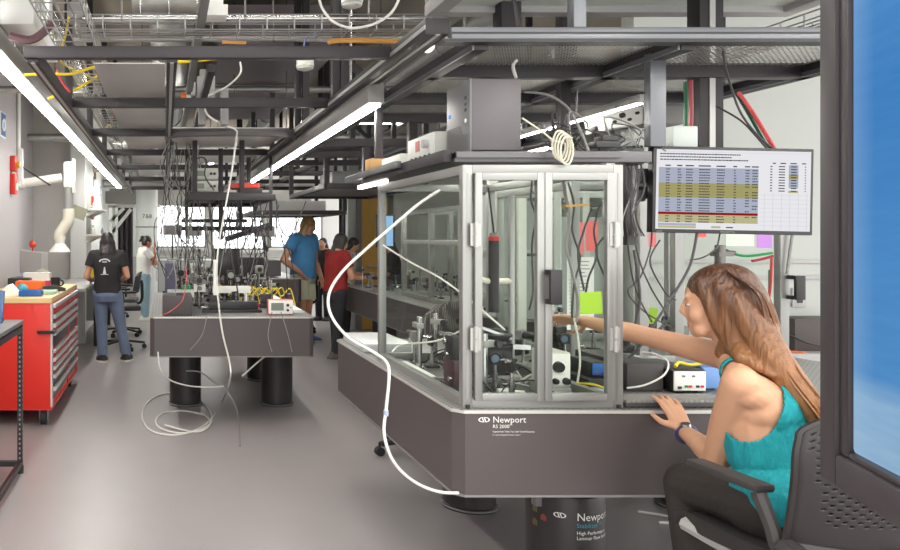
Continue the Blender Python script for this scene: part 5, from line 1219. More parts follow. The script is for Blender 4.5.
a = P(655, 150, 2.86); frame_bar(r, (a.x, 2.86, 1.82), (a.x, 2.86, Z2-.02), .06, .04, 'upright', FA)
a = P(705, 150, 3.2); frame_bar(r, (a.x, 3.2, 1.5), (a.x, 3.2, 3.5), .10, .08, 'upright')
m = MB(); m.box(a.x-.012, a.x+.012, 3.155, 3.162, 1.5, 3.5); part('slot_strip', m, ALUD, r)
a = P(563, 150, 3.4); frame_bar(r, (a.x, 3.4, 1.83), (a.x, 3.4, Z2-.02), .045, .045, 'upright')
for x, y in ((1.05, 4.4), (1.87, 4.4), (1.45, 4.4), (1.05, 5.6), (1.5, 5.6), (1.87, 5.6)): frame_bar(r, (x, y, 1.85 if x > 1.1 else Z2), (x, y, Z2 if x > 1.1 else 3.5), .05, .05, 'upright')
for x0, z0, x1, z1 in ((1.1, 2.5, 1.45, 2.2), (1.87, 2.2, 2.2, 2.5)):
    frame_bar(r, (x0, 4.45, z0), (x1, 4.45, z1), .04, .04, 'brace')
# shelf over the enclosure
r = root('overhead_shelf', 'dark shelf with aluminium edge lying directly above the glass enclosure', 'shelf', (1.35, 3.3, 1.76))
m = MB(); m.box(1.06, 1.66, 2.74, 3.02, 1.765, 1.785); m.box(1.06, 1.34, 3.02, 3.9, 1.765, 1.785); part('board', m, DARK2, r)
m = MB(); m.bar((1.06, 2.76, 1.77), (1.78, 2.76, 1.77), .04, .04, .003); m.bar((1.06, 2.73, 1.775), (1.66, 2.73, 1.775), .012, .02); part('front_rail', m, M('rail_mid', (98, 96, 98), .4, .4), r)
m = MB(); m.bar((1.04, 2.76, 1.775), (1.04, 3.9, 1.775), .03, .045, .003); part('side_rail', m, DARK, r)
m = MB(); m.bar((1.01, 3.25, 1.79), (1.01, 4.15, 1.79), .03, .03, .003); part('edge_profile', m, FA, r)
for x, y in ((1.10, 3.86), (1.62, 3.86)): frame_bar(r, (x, y, 1.78), (x, y, 2.15), .035, .035, 'hanger')
m = MB(); m.bar((1.065, 3.62, 1.745), (1.065, 4.1, 1.745), .025, .02); thing('shelf_light', m, EM('lamp_small', (255, 252, 244), 4), 'short lit strip lamp under the shelf left of the enclosure', 'light')
# desktop computer
r = root('desktop_computer', 'grey desktop computer tower standing on the shelf above the enclosure', 'computer', (1.23, 2.9, 1.79))
x0, x1, y0, y1, z0, z1 = 1.127, 1.318, 2.775, 3.0, 1.791, 2.062
m = MB(); m.box(x0+.008, x1, y0, y1, z0+.006, z1, .004); part('case', m, M('pc_side', (88, 83, 86), .38, .3), r)
m = MB(); m.box(x0, x0+.008, y0-.001, y1+.001, z0, z1+.001, .003); part('front_panel', m, M('pc_front', (112, 112, 114), .42), r)
m = MB(); m.mat(0)
for i in range(16): z = z0+.012+i*.0062; m.box(x0-.001, x0+.0005, y0+.07*(i/16 if i > 9 else .0)+.02, y1-.015, z, z+.003)
part('grille', m, M('pc_grille', (74, 72, 74), .5), r)
m = MB(); m.cyl((x0-.002, y1-.025, z1-.11), (x0, y1-.025, z1-.11), .009); part('power_light', m, M('led_blue', (40, 100, 220), .3, emit=(50, 120, 255), est=.8), r)
m = MB()
for z in (z1-.07, z1-.095, z1-.115): m.box(x0-.0015, x0, y0+.03, y0+.045, z, z+.012)
part('port', m, BLK, r)
m = MB(); m.cyl((x0-.002, y0+.035, z1-.15), (x0, y0+.035, z1-.15), .008); part('button', m, WHITE, r)
# temperature controller (front faces left)
r = root('bench_controller', 'white bench controller with red digits and knob, left of the computer tower', 'instrument', (1.13, 3.2, 1.79))
x0, x1, y0, y1, z0, z1 = 1.09, 1.30, 3.04, 3.36, 1.792, 1.905
m = MB(); m.box(x0+.004, x1, y0, y1, z0, z1, .004); part('case', m, GREYI, r)
m = MB(); m.box(x0-.002, x0+.006, y0+.002, y1-.002, z0+.002, z1-.002, .002); part('front_panel', m, M('panel_white', (216, 220, 214), .5), r)
m = MB(); m.box(x0-.004, x0-.002, y0+.165, y0+.215, z0+.05, z0+.095); part('display', m, M('display_maroon', (150, 60, 56), .3, emit=(200, 50, 40), est=.15), r)
m = MB(); m.cyl((x0-.002, y0+.075, z0+.07), (x0-.022, y0+.075, z0+.07), .018); part('knob', m, GREYP, r)
for i in range(5):
    m = MB(); m.cyl((x0-.002, y0+.04+i*.055, z0+.022), (x0-.008, y0+.04+i*.055, z0+.022), .006, n=10); part('jack', m, DARK2, r)
m = MB(); m.box(1.03, 1.16, 3.78, 3.86, 1.806, 1.87, .002); thing('cardboard_box', m, CARD, 'small cardboard box on the far end of the shelf above the enclosure', 'box')
m = MB(); m.box(1.08, 1.4, 3.45, 3.74, 1.787, 1.86, .004); thing('white_box', m, WHITE, 'white box between the cardboard box and the white controller', 'box')
# instruments behind on the shelf at right
r = root('oscilloscope', 'white instrument with knobs tilted on the frame behind the cable tangle', 'instrument', P(615, 128, 3.5))
a = P(596, 131, 3.5); m = MB(); m.obox(P(617, 120, 3.55), (.22, .16, .085), RY(-.16), .004); part('case', m, GREYI, r)
m = MB(); m.obox(P(617, 120, 3.55)-V((0, .083, 0)), (.21, .006, .078), RY(-.16), .002); part('front_panel', m, WHITE, r)
for k, u in enumerate((-.07, -.03, .0, .04, .075)):
    c_ = P(617, 120, 3.55)+RY(-.16)@V((u, -.088, .012 if k % 2 else -.012)); m = MB(); m.cyl(c_, c_+V((0, -.012, 0)), .012 if k == 1 else .007, n=12); part('knob', m, DARK2, r)
frame_bar(r, P(617, 129, 3.55)+V((-.12, 0, 0)), P(617, 129, 3.55)+V((.2, 0, .02)), .05, .02, 'support_shelf', DARK2)
m = MB(); m.obox(P(656, 117, 3.5), (.17, .15, .085), None, .004); thing('grey_box', m, M('box_mid', (134, 134, 130), .5), 'mid grey box behind the upright, right of the tilted white instrument', 'box')
m = MB(); m.obox(P(678, 138, 3.05), (.10, .09, .085), None, .006); thing('junction_box', m, M('box_clear', (196, 204, 198), .4), 'pale square box on the rail just above the wall monitor', 'box')
for i, (x, y, w_, h_) in enumerate(((604, 145, .09, .025), (606, 139, .06, .02), (633, 157, .05, .06))):
    m = MB(); m.obox(P(x, y, 2.82), (w_, .06, h_), None, .004); thing('power_adapter', m, [BLK, DARK2, BLK][i], ['flat black power adapter on the rail left of the wall monitor', 'smaller dark adapter stacked on the flat power adapter', 'black cube adapter at the upper left corner of the wall monitor'][i], 'adapter')
# ceiling filter unit over the front table
r = root('filter_unit', 'large white framed ceiling filter unit above the front frame', 'filter unit', (2, 2.9, 2.5))
x0, x1, y0, y1 = 1.21, 2.9, 2.1, 3.5
m = MB(); m.box(x0, x1, y0, y1, 2.56, 2.85, .01); part('housing', m, M('unit_grey', (188, 188, 184), .5), r)
m = MB()
for q in ((x0, x1, y0, y0+.08), (x0, x1, y1-.08, y1), (x0, x0+.08, y0+.08, y1-.08), (x1-.08, x1, y0+.08, y1-.08)): m.box(*q, 2.5, 2.56, .006)
part('rim', m, GREYP, r); m = MB(); m.box(x0+.08, x1-.08, y0+.08, y1-.08, 2.53, 2.558); part('filter_face', m, M('filter_white', (226, 230, 224), .6), r)
for x in (x0+.2, x1-.2):
    m = MB(); m.cyl((x, 2.8, 2.85), (x, 2.8, 3.5), .012); part('hanger_rod', m, STEEL, r)
# ---------------------------------------------------------------- strip lights
LAMP = EM('lamp', (255, 252, 244), 38.); UPL = EM('fill_uplight', (255, 252, 244), 12.)
def strip(x, z, y0, y1, label, w_=.11, hh=.10, up=True):
    r = root('strip_light', label, 'ceiling light', (x, (y0+y1)/2, z), None)
    m = MB(); m.box(x-w_/2, x+w_/2, y0, y1, z, z+hh, .006); part('housing', m, M('lamp_body', (138, 136, 134), .45, .3), r)
    m = MB(); m.box(x-w_*.32, x+w_*.32, y0+.02, y1-.02, z-w_*.16, z+.004); part('diffuser', m, LAMP, r)
    if up: m = MB(); m.box(x-w_*.3, x+w_*.3, y0+.02, y1-.02, z+hh, z+.006+hh); part('added_uplight', m, UPL, r)  # glowing top strip added to brighten the ceiling
    y = y0+.5
    while y < y1:
        m = MB(); m.cyl((x, y, z+hh), (x, y, 3.5), .006, n=6); part('suspension', m, STEEL, r); y += 2.2
strip(-.8625, 2.4, 1.6, 14.2, 'long white strip light along the left wall')
strip(1.03, 2.13, 3.66, 9.03, 'long white strip light right of the aisle, fixed under the dark beam', .082)
strip(1.964, 2.03, 3.08, 4.35, 'short strip light glimpsed above the cable tangle, right of the computer tower', .032, .035, False)
strip(1.95, 2.95, 3.7, 4.7, 'added fill light above the mesh shelves behind the ceiling filter unit'); strip(5.2, 2.95, 5.2, 7.3, 'added unseen fill light beyond the right wall over the far benches');  # hidden lamps added to brighten the front table and right rear
def fill_stripx(x0, x1, y, z, label):
    r = root('strip_light', label, 'ceiling light', ((x0+x1)/2, y, z))
    m = MB(); m.box(x0, x1, y-.06, y+.06, z, z+.06, .006); part('housing', m, MATS['lamp_body'], r)
    m = MB(); m.box(x0+.02, x1-.02, y-.045, y+.045, z-.014, z+.004); part('diffuser', m, LAMP, r)
    for x in (x0+.1, x1-.1):
        m = MB(); m.cyl((x, y, z+.06), (x, y, 3.5), .006, n=6); part('suspension', m, STEEL, r)
fill_stripx(1.45, 2.7, 8.3, 2.74, 'added crosswise fill light under the ceiling before the blue T-shirt')  # added lamp, brightens the figures mid-room from the front
fill_stripx(-.3, .9, 4.2, 3.02, 'added crosswise fill light above the wire trays over the aisle')  # out-of-view lamp added to light the aisle table
fill_stripx(-.9, .4, 7.6, 2.825, 'added crosswise fill light above the shiny panels, over the red cabinet')  # lamp added behind the cross beam as fill for the left aisle
strip(1.42, 1.97, 3.06, 3.72, 'added fill light above the enclosure, hidden behind the computer tower', .06, .04, False); strip(1.9, 2.2, 4.62, 5.08, 'short added fill light behind the front table above the mesh chair', .08, .05)  # hidden lamps added to light the glass enclosures
strip(2.9, 2.15, 5.6, 8.6, 'strip light over the far bench seen through the enclosure top', .08); strip(.35, 2.95, -1.4, 2.0, 'added unseen fill light overhead of the camera in the middle'); strip(2.0, 2.4, -1.2, 1.9, 'added unseen fill light overhead on the right, before the front table')  # both overhead strips are unseen, added as front fill
strip(3.3, 2.4, .2, 2.4, 'added unseen fill light overhead at the far right'); strip(.9, 2.9, 13.2, 18, 'added fill light at the far end before the windows'); strip(2.3, 3.2, 12.5, 18.5, 'added fill light at the far right end before the windows')  # added lamps: unseen front fill and extra light for the far end
# ---------------------------------------------------------------- services at the ceiling
def tray(label, p0, p1, w_, side):
    m = MB(); p0 = V(p0); p1 = V(p1); d = (p1-p0); Ln = d.length; d.normalize(); s = d.cross(V((0, 0, 1))).normalized(); u = V((0, 0, 1)); rr = .0035
    for off, z in [(-w_/2+w_*k/4, 0) for k in range(5)]+[(-w_/2, side), (w_/2, side), (-w_/2, side/2), (w_/2, side/2)]:
        m.cyl(p0+s*off+u*z, p1+s*off+u*z, rr, n=5)
    n = int(Ln/.12)
    for i in range(n+1):
        c = p0+d*(Ln*i/n); pts = [c-s*w_/2+u*side, c-s*w_/2, c+s*w_/2, c+s*w_/2+u*side]
        for a, b in zip(pts, pts[1:]): m.cyl(a, b, rr, n=5)
    return thing('wire_tray', m, GALV, label, 'cable tray')
tray('wire basket cable tray running away along the left aisle ceiling', (-.44, 2.9, 2.42), (-.44, 12, 2.42), .2, .07)
tray('wire basket cable tray crossing above the front cross beam', (-.42, 3.6, 2.45), (1.25, 3.6, 2.45), .16, .07)
tray('wire basket cable tray at the far right, by the right wall ceiling', (2.75, 2.9, 2.35), (2.75, 4.6, 2.35), .14, .06)
def pipe(label, pts, rr, mat=GALV, name='pipe', cat='pipe'):
    r = root(name, label, cat, pts[0])
    m = MB(); m.tube(pts, rr, 10, 4, smooth=len(pts) > 2); part('pipe_run', m, mat, r)
    a, b = V(pts[0]), V(pts[-1])
    for t in (.12, .5, .88):
        c = a.lerp(b, t)
        if len(pts) > 2: c = V(pts[0]).lerp(V(pts[1]), t)
        m = MB(); m.cyl(c, (c.x, c.y, 3.5), .006, n=6); m.torus(c, rr+.004, .005, RX(PI/2) if abs((b-a).y) > abs((b-a).x) else RY(PI/2), 14, 5); part('pipe_hanger', m, STEEL, r)
    return r
pipe('thin galvanised conduit crossing just above the front wire tray', [(-.39, 3.55, 2.51), (1.15, 3.55, 2.51), (1.3, 3.56, 2.52), (1.42, 3.6, 2.56)], .012, STEEL)
pipe('round ceiling duct crossing at the very top, upper left', [(-.2, 4.6, 2.98), (.25, 4.6, 2.98)], .14, GALV, 'duct', 'duct')
r = root('duct', 'round galvanised duct running away under the ceiling above the aisle', 'duct', (.1, 8, 3.0))
m = MB(); m.cyl((.05, 4.9, 3.08), (.05, 13, 3.08), .17, n=24); part('pipe_section', m, GALV, r)
for y in (5, 6.2, 7.4, 8.6, 9.8): m = MB(); m.torus((.05, y, 3.08), .172, .012, RX(PI/2), 24); part('coupling', m, STEEL, r)
m = MB(); m.box(.42, 1.3, 5.9, 9.0, 2.88, 3.3); m.box(.41, 1.31, 6.9, 6.96, 2.87, 3.31); m.box(.41, 1.31, 7.9, 7.96, 2.87, 3.31); thing('duct', m, M('duct_plum', (108, 98, 102), .5, .2), 'large dull rectangular duct above the middle of the aisle', 'duct')
for i, (y0, y1) in enumerate(((3.50, 4.35), (4.46, 5.6), (5.75, 6.9), (7.1, 8.4), (8.6, 10.0))):
    m = MB(); m.box(-.335, .0, y0, y1, 2.285, 2.288); thing('sheet_panel', m, SHEET, ['nearest', 'second', 'third', 'fourth', 'farthest'][i]+' of the shiny sheet metal panels lying on the left ceiling frame', 'panel', 'shiny sheet metal panels')
m = MB(); m.box(.06, .95, 5.75, 6.9, 2.30, 2.312); thing('sheet_panel', m, SHEET, 'wide shiny sheet metal panel on the frame above the aisle table', 'panel')
m = MB(); m.box(.06, .95, 7.1, 8.4, 2.30, 2.312); thing('sheet_panel', m, SHEET, 'second wide shiny panel on the frame farther down the aisle', 'panel')
def cbox(x0, y0, x1, y1, Y, mat, name, label, cat, dep=.12):
    a = P(x0, y1, Y); b = P(x1, y0, Y); m = MB(); m.box(a.x, b.x, Y, Y+dep, a.z, b.z, .004); m.box(a.x+.02, b.x-.02, Y+.02, Y+dep-.02, b.z, b.z+.05); return thing(name, m, mat, label, cat)
cbox(67, 2, 85, 18, 3.7, MIDG, 'junction_box', 'grey junction box hanging above the front cross beam at left', 'box')
cbox(203, 4, 228, 15, 3.4, WHITE, 'access_point', 'white box on the slotted strut near the picture top', 'box')
m = MB(); m.cyl((-.72, 4.0, 2.6), (-.72, 4.0, 3.5), .12); thing('duct', m, GALV, 'short round duct dropping to the air diffuser at the upper left corner', 'duct')
cbox(0, 0, 34, 24, 3.6, M('diff_grey', (206, 206, 202), .5), 'air_diffuser', 'pale grey air diffuser box at the upper left corner', 'diffuser', .8)
cbox(197, 76, 215, 98, 5.1, MIDG, 'junction_box', 'grey junction box beside the orange valve over the aisle', 'box')
for i, (y0_, y1_) in enumerate(((168, 179.5), (180.5, 192))):
    a = P(193, y1_, 6.08); b = P(218, y0_, 6.08)
    instr('stacked_instrument', ['upper', 'lower'][i]+' of two grey instruments stacked on the hanging shelf over the aisle table', a.x, b.x, 6.08, 6.38, a.z, b.z, M('instr_khaki', (176, 178, 168), .5), M('instr_face', (190, 192, 182), .5), knobs=((.72, .5, .012, 'k'), (.86, .5, .012, 'k'), (.6, .3, .006, 'b')), disp=(.12, .45, .3, .75, MATS['lcd']), feet=False)
r = root('orange_valve', 'orange valve handle on a white fitting above the aisle', 'valve', P(182, 97, 5.2)); a = P(181, 97, 5.2)
m = MB(); m.cyl(a-V((.0, 0, 0)), a+V((.035, 0, 0)), .035, .025); part('handle', m, ORG, r); m = MB(); m.bar(a+V((.035, 0, 0)), a+V((.17, 0, -.01)), .04, .03, .004); m.box(a.x+.07, a.x+.1, 5.18, 5.22, a.z-.05, a.z+.1); part('fitting', m, WHITE, r)
for x, Y, lb in ((305, 4.6, 'white round smoke detector with blue wires below the front cross beam'), (352, 3.9, 'white round sensor above the front wire tray')):
    a = P(x, 67 if x < 310 else 4, Y); r = root('smoke_detector', lb, 'detector', a)
    m = MB(); m.cyl(a+V((0, 0, .0)), a+V((0, 0, .06)), .056, .05, 24); part('housing', m, GREYI, r)
    m = MB(); m.lathe([(.05, 0), (.05, -.012), (.03, -.02), (.005, -.022)], a, 24); part('lens', m, WHITE, r)
    m = MB(); m.tube([a+V((0, 0, .05)), a+V((.0, 0, .16)), a+V((.08, 0, .22)), a+V((.13, .05, .25))], .005); m.tube([a+V((0, 0, .05)), a+V((-.07, 0, .1)), a+V((-.15, .02, .13))], .005); part('wire', m, M('wire_blue', (86, 96, 150), .5), r)
# more overhead bars of the far right frames (depth 7 - 11 m)
for i, (x0, x1, y0, y1, z, lb) in enumerate(((1.55, 2.5, 7.2, 9.2, 1.98, 'middle hanging shelf over the far bench, above the blue T-shirt'), (1.15, 2.3, 9.6, 11.4, 1.80, 'lower hanging shelf frame behind the blue T-shirt'))):
    r = root('hanging_shelf', lb, 'shelf', ((x0+x1)/2, (y0+y1)/2, z))
    m = MB(); m.box(x0, x1, y0, y1, z-.02, z+.01); part('board', m, M('shelf_grey', (120, 118, 118), .4, .4), r)
    for q in ((x0, y0, x1, y0), (x0, y1, x1, y1), (x0, y0, x0, y1), (x1, y0, x1, y1)): frame_bar(r, (q[0], q[1], z-.02), (q[2], q[3], z-.02), .05, .05)
    for x in (x0, x1):
        for y in (y0, y1): frame_bar(r, (x, y, z), (x, y, 3.5), .05, .05, 'hanger')
    m = MB(); m.box(x0+.1, x1-.2, y0+.2, y0+.8, z+.012, z+.14, .005); thing('shelved_case', m, [MIDG, GREYP][i], ['grey case lying on the middle hanging shelf', 'pale case lying on the lower hanging shelf'][i], 'case')
r = root('overhead_truss', 'dark ceiling frame of bars far down the right side above the benches', 'frame', (2.4, 9, 2.3))
for x in (1.7, 2.5, 3.3): frame_bar(r, (x, 6.6, 2.3), (x, 13, 2.3))
for y in (6.8, 8.2, 9.6, 11, 12.6): frame_bar(r, (1.12, y, 2.28), (3.4, y, 2.28), .05, .06, 'cross_beam')
for x in (1.7, 2.5, 3.3):
    for y in (6.8, 8.2, 9.6, 11): frame_bar(r, (x, y, 2.3), (x, y, 3.5), .045, .045, 'hanger')
for x, y, X2 in ((1.2, 8.2, 1.7), (2.5, 8.2, 2.0), (1.7, 11, 2.2)): frame_bar(r, (x, y, 2.3), (X2, y, 2.75), .04, .04, 'brace')
rn = random.Random(77)
for i, (x, z, y0, y1, rr, mt_) in enumerate(((1.75, 2.75, 5, 14, .05, GALV), (2.15, 2.95, 4.6, 14, .09, GALV), (2.6, 2.7, 5, 13, .03, STEEL), (-1.1, 2.8, 3, 12, .05, GALV), (-.75, 2.95, 3.4, 14, .04, STEEL), (.6, 2.75, 9.2, 15, .06, GALV), (1.35, 3.1, 9.2, 15, .12, GALV), (-.2, 2.72, 5.5, 14, .03, M('copper', (150, 110, 70), .4, .8)))):
    pipe(['thin pipe', 'wide duct pipe', 'slim conduit', 'grey pipe', 'slim pipe', 'middle pipe', 'wide pipe', 'copper pipe'][i]+' '+['running away over the right benches', 'under the ceiling at right', 'beside the right ceiling frame', 'above the left wall strip light', 'close to the left ceiling', 'beyond the rectangular duct', 'right beyond the rectangular duct', 'above the shiny panels'][i], [(x, y0, z), (x, y1, z)], rr, mt_)
for i, (y, z, x0, x1, rr) in enumerate(((5.2, 2.85, -1.4, 2.9, .025), (6.5, 2.75, -1.7, 2.9, .03), (9.3, 2.7, -1.7, 3.0, .05), (12.5, 2.6, -1.2, 3.0, .06), (14.6, 2.5, -1.2, 3.0, .08), (16.2, 2.45, -1.2, 3.0, .06))):
    pipe(['first', 'second', 'third', 'fourth', 'fifth', 'farthest'][i]+' pipe crossing the room under the ceiling, counted from the camera', [(x0, y, z), (x1, y, z)], rr)
m = MB(); m.box(-1.3, 3.0, 15.4, 15.7, 2.15, 2.4); thing('soffit_beam', m, M('soffit', (158, 156, 152), .6), 'pale horizontal beam over the far windows', 'beam')
# shelf over the aisle table
r = root('hanging_shelf', 'dark hanging shelf over the aisle table carrying two grey instruments', 'shelf', (.55, 6.3, 1.8))
m = MB(); m.box(.2, .86, 6.0, 7.4, 1.80, 1.83); part('board', m, DARK, r)
for q in ((.2, 6, .86, 6), (.2, 7.4, .86, 7.4), (.2, 6, .2, 7.4), (.86, 6, .86, 7.4), (.5, 6, .5, 7.4)): frame_bar(r, (q[0], q[1], 1.79), (q[2], q[3], 1.79), .05, .05, 'edge_rail', DARK)
for x, y in ((.24, 6.05), (.62, 6.05), (.24, 7.35), (.82, 7.35), (.49, 6.6)): frame_bar(r, (x, y, 1.8 if y != 6.6 else 1.45), (x, y, ZB), .04, .04, 'hanger')
r = root('hanging_shelf', 'small lower shelf of dark bars under the aisle hanging shelf', 'shelf', (.6, 7, 1.6))
frame_bar(r, (.15, 6.9, 1.62), (.75, 6.9, 1.62), .12, .03, 'board'); frame_bar(r, (.15, 7.0, 1.55), (1.0, 7.0, 1.55), .04, .04, 'bar'); frame_bar(r, (.55, 6.8, 1.45), (.95, 6.8, 1.58), .06, .05, 'bar')
for x in (.2, .7, .98): frame_bar(r, (x, 6.95, 1.56), (x, 6.95, ZB), .03, .03, 'hanger')
r = root('red_tool', 'red tool case with dark base on the right end of the hanging shelf', 'tool case', P(244, 192, 6.1))
a = P(229, 192, 6.1); b = P(260, 183, 6.1); m = MB(); m.box(a.x+.08, b.x+.02, 6.1, 6.3, 1.832, 1.87, .004); part('base', m, DARK2, r); m = MB(); m.prism([(a.x, 1.872), (b.x, 1.872), (b.x, 1.91), (a.x+.1, 1.915), (a.x, 1.90)], .16, 'y', (0, 6.1, 0)); part('lid', m, RED, r)

# ---------------------------------------------------------------- cables
CBK = M('cable_black', (60, 57, 58), .5); CGR = M('cable_grey', (138, 136, 134), .5)
def cable(pts, rr, mat, label, group=None, name='hanging_cable', cat='cable', n=6):
    m = MB(); m.tube(pts, rr, n, 5); return thing(name, m, mat, label, cat, group)
rn = random.Random(5)
U = rn.uniform
for i in range(26):
    x = U(.02, .30); y = U(5.85, 6.7); z0 = 2.24; x2 = x+U(-.1, .12); y2 = y+U(-.1, .2)
    pts = [(x, y, z0)]
    for k in range(1, 5): pts.append((x+(x2-x)*k/5+U(-.075, .075), y+(y2-y)*k/5+U(-.05, .05), z0-(z0-U(.9, 1.2))*k/5))
    pts.append((x2+U(-.05, .1), y2, U(.9, 1.25)))
    cable(pts, U(.003, .0065), (CBK, CGR, CGR, CBK, CGR)[i % 5], 'dark cable in the bundle hanging at the left of the aisle table', 'cable bundle left of the aisle table')
for i in range(28):
    x = U(.3, .98); y = U(6.1, 7.6); z0 = U(1.55, 1.8); x2 = x+U(-.2, .2)
    pts = [(x, y, z0), (x+U(-.06, .06), y, z0-.12-U(0, .15)), ((x+x2)/2+U(-.08, .08), y+U(-.05, .05), U(1.2, 1.45)), (x2, y+U(-.1, .1), U(.92, 1.15))]
    cable(pts, U(.0035, .007), (CBK, CGR, CBK)[i % 3], 'dark cable drooping from the hanging shelf to the aisle optics', 'cables under the aisle shelf')
for i in range(9):
    x = U(.3, .9); y = U(5.98, 6.05); 
    cable([(x, y, 1.78), (x+.03, y-.02, 1.55), (x+.12, y, 1.5+U(-.05, .05)), (x+U(.1, .25), y, 1.76)], .005, CBK, 'dark cable looping below the front edge of the aisle shelf', 'cable loops at the aisle shelf edge')
cable([P(190, 168, 6.1), P(198, 158, 6.0), P(206, 160, 6.0), P(205, 176, 5.95), P(214, 190, 6.0)], .006, CBK, 'dark cable arching over the two grey stacked instruments')
for i in range(8):
    y = 3.3+i*.5; cable([(-.45+U(-.1, .1), y, 2.44), (-.4+U(-.1, .1), y+.4, 2.46), (-.47+U(-.1, .1), y+.8, 2.43), (-.42, y+1.3, 2.44)], .006, [YEL, CBK, CGR, M('cable_red', (190, 50, 56), .4), CBK, YEL, CGR, CBK][i], ['yellow', 'black', 'grey', 'red', 'black', 'yellow', 'grey', 'black'][i]+' cable lying in the left aisle wire tray, '+['nearest part', 'near part', 'near middle', 'middle', 'middle far', 'far middle', 'far part', 'farthest part'][i])
cable([P(24, 75, 4.0), P(45, 74, 4.0), P(72, 74, 4.0), P(90, 68, 4.0), P(96, 67, 4.0)], .008, YEL, 'yellow cable strung under the front cross beam at left')
cable([P(48, 99, 4.6), P(58, 95, 4.6), P(75, 90, 4.6), P(98, 76, 4.6)], .009, YEL, 'second yellow cable hanging lower at left below the cross beam')
cable([P(57, 70, 4.2), P(62, 82, 4.2), P(70, 92, 4.2)], .007, MATS['cable_red'], 'short red cable below the left end of the front cross beam')
cable([P(10, 36, 3.5), P(30, 40, 3.5), P(44, 32, 3.5), P(52, 22, 3.5)], .02, M('hose_dark', (96, 70, 74), .5), 'dark red hose curving near the upper left corner', name='hose', cat='hose')
cable([P(328, 42, 3.55), P(345, 40.5, 3.55), P(400, 41.5, 3.55)], .012, M('amber_tube', (206, 150, 80), .4), 'amber tube lying on the front cross beam at right', name='tube', cat='tube')
cable([P(222, 42, 3.55), P(235, 42.5, 3.55), P(246, 43, 3.55)], .008, MATS['amber_tube'], 'short amber tube on the front cross beam in the middle', name='tube', cat='tube')
cable([P(178, 62, 4.6), P(200, 60, 4.6), P(222, 58, 4.6)], .012, YEL, 'yellow tube crossing above the junction box over the aisle', name='tube', cat='tube')
# white cables
cable([P(318, -8, 3.3), P(322, 8, 3.3), P(334, 22, 3.3), P(352, 28, 3.3), P(374, 24, 3.3), P(392, 12, 3.3), P(402, -8, 3.3)], .006, WCAB, 'white cable loop hanging at the top of the picture', name='white_cable', n=8)
def fl(x, y, h=.008): Y = (HC-h)*750/(y-236); return V(((x-165)/750*Y, Y, h))
cable([P(240, 62, 4.9), P(240, 74, 4.9), P(225, 88, 5.0), P(206, 98, 5.1), P(207, 114, 5.2), P(222, 124, 5.3), P(236, 130, 5.4), P(236, 140, 5.45), P(232, 170, 5.5), P(224, 215, 5.5), P(218, 250, 5.5), P(217, 285, 5.5), P(222, 330, 5.52), P(229, 360, 5.55), P(230, 380, 5.6), fl(222, 402), fl(212, 418), fl(196, 430), fl(172, 435), fl(150, 430), fl(142, 415), fl(150, 400), fl(170, 393), fl(192, 396), fl(206, 406), fl(212, 420), fl(200, 430), fl(178, 433), fl(160, 428), fl(156, 420), fl(164, 413), fl(185, 411), fl(205, 416), fl(210, 424, .02), fl(196, 432, .02), fl(165, 425, .02)], .0065, WCAB, 'long white cable dropping over the aisle table to a coil on the floor', name='white_cable', n=8)
cable([P(158, 352, 5.68), P(160, 368, 5.7), P(170, 380, 5.8), P(190, 386, 5.9), P(212, 387, 5.9), P(224, 386, 5.9)], .006, WCAB, 'white cable swinging below the aisle table toward the left leg', name='white_cable')
cable([P(268, 354, 5.9), P(258, 362, 5.9), P(242, 376, 5.9)], .007, WCAB, 'white cable strung under the aisle table between the legs', name='white_cable')
cable([P(186, 371, 6.0), P(200, 372, 6.0), P(214, 382, 5.95), P(224, 386, 5.9), P(231, 381, 5.9)], .006, CGR, 'grey cable knotted under the middle of the aisle table', name='hanging_cable')
cable([P(224, 386, 5.9), P(234, 402, 5.9), P(238, 418, 5.9), fl(240, 446)], .006, CGR, 'grey cable trailing from the knot to the floor', name='hanging_cable')
for i, (a_, b_, c_) in enumerate((((207, 315), (202, 335), (190, 350)), ((272, 312), (268, 335), (272, 352)), ((281, 312), (288, 335), (292, 352)))):
    cable([P(*a_, 5.70), P(*b_, 5.68), P(*c_, 5.70)], .0035, CGR, ['left', 'middle', 'right'][i]+' of three thin grey wires hanging down the front of the aisle table')
# thick white hose at the enclosure
cable([P(440, 190, 2.86), P(420, 203, 2.86), P(395, 224, 2.86), P(365, 250, 2.86), P(342, 272, 2.85), P(329, 294, 2.84), P(331, 315, 2.82), P(348, 337, 2.8), P(375, 353, 2.72), P(387, 363, 2.64), P(389, 378, 2.6), P(386, 410, 2.59), P(384, 432, 2.58), P(390, 455, 2.57), P(402, 472, 2.57), P(420, 485, 2.57), P(440, 492, 2.58), P(458, 493, 2.62)], .0055, WCAB, 'thick white hose looping out of the glass enclosure and down the table side', name='hose', cat='hose', n=10)
m = MB(); a = P(386, 413, 2.59); m.cyl(a-V((0, 0, .01)), a+V((0, 0, .01)), .0085); thing('cable_clip', m, M('clip_blue', (166, 176, 196), .5), 'small bluish clip on the thick white hose', 'clip')
cable([P(383, 245, 3.4), P(410, 262, 3.3), P(440, 278, 3.2), P(470, 300, 3.1), P(505, 330, 3.05)], .004, WCAB, 'white tube slanting down inside the glass enclosure', name='hose', cat='hose')
cable([P(392, 352, 3.5), P(402, 345, 3.5), P(440, 340, 3.3), P(470, 325, 3.2)], .004, WCAB, 'thin pale cable curving low inside the enclosure', name='white_cable')
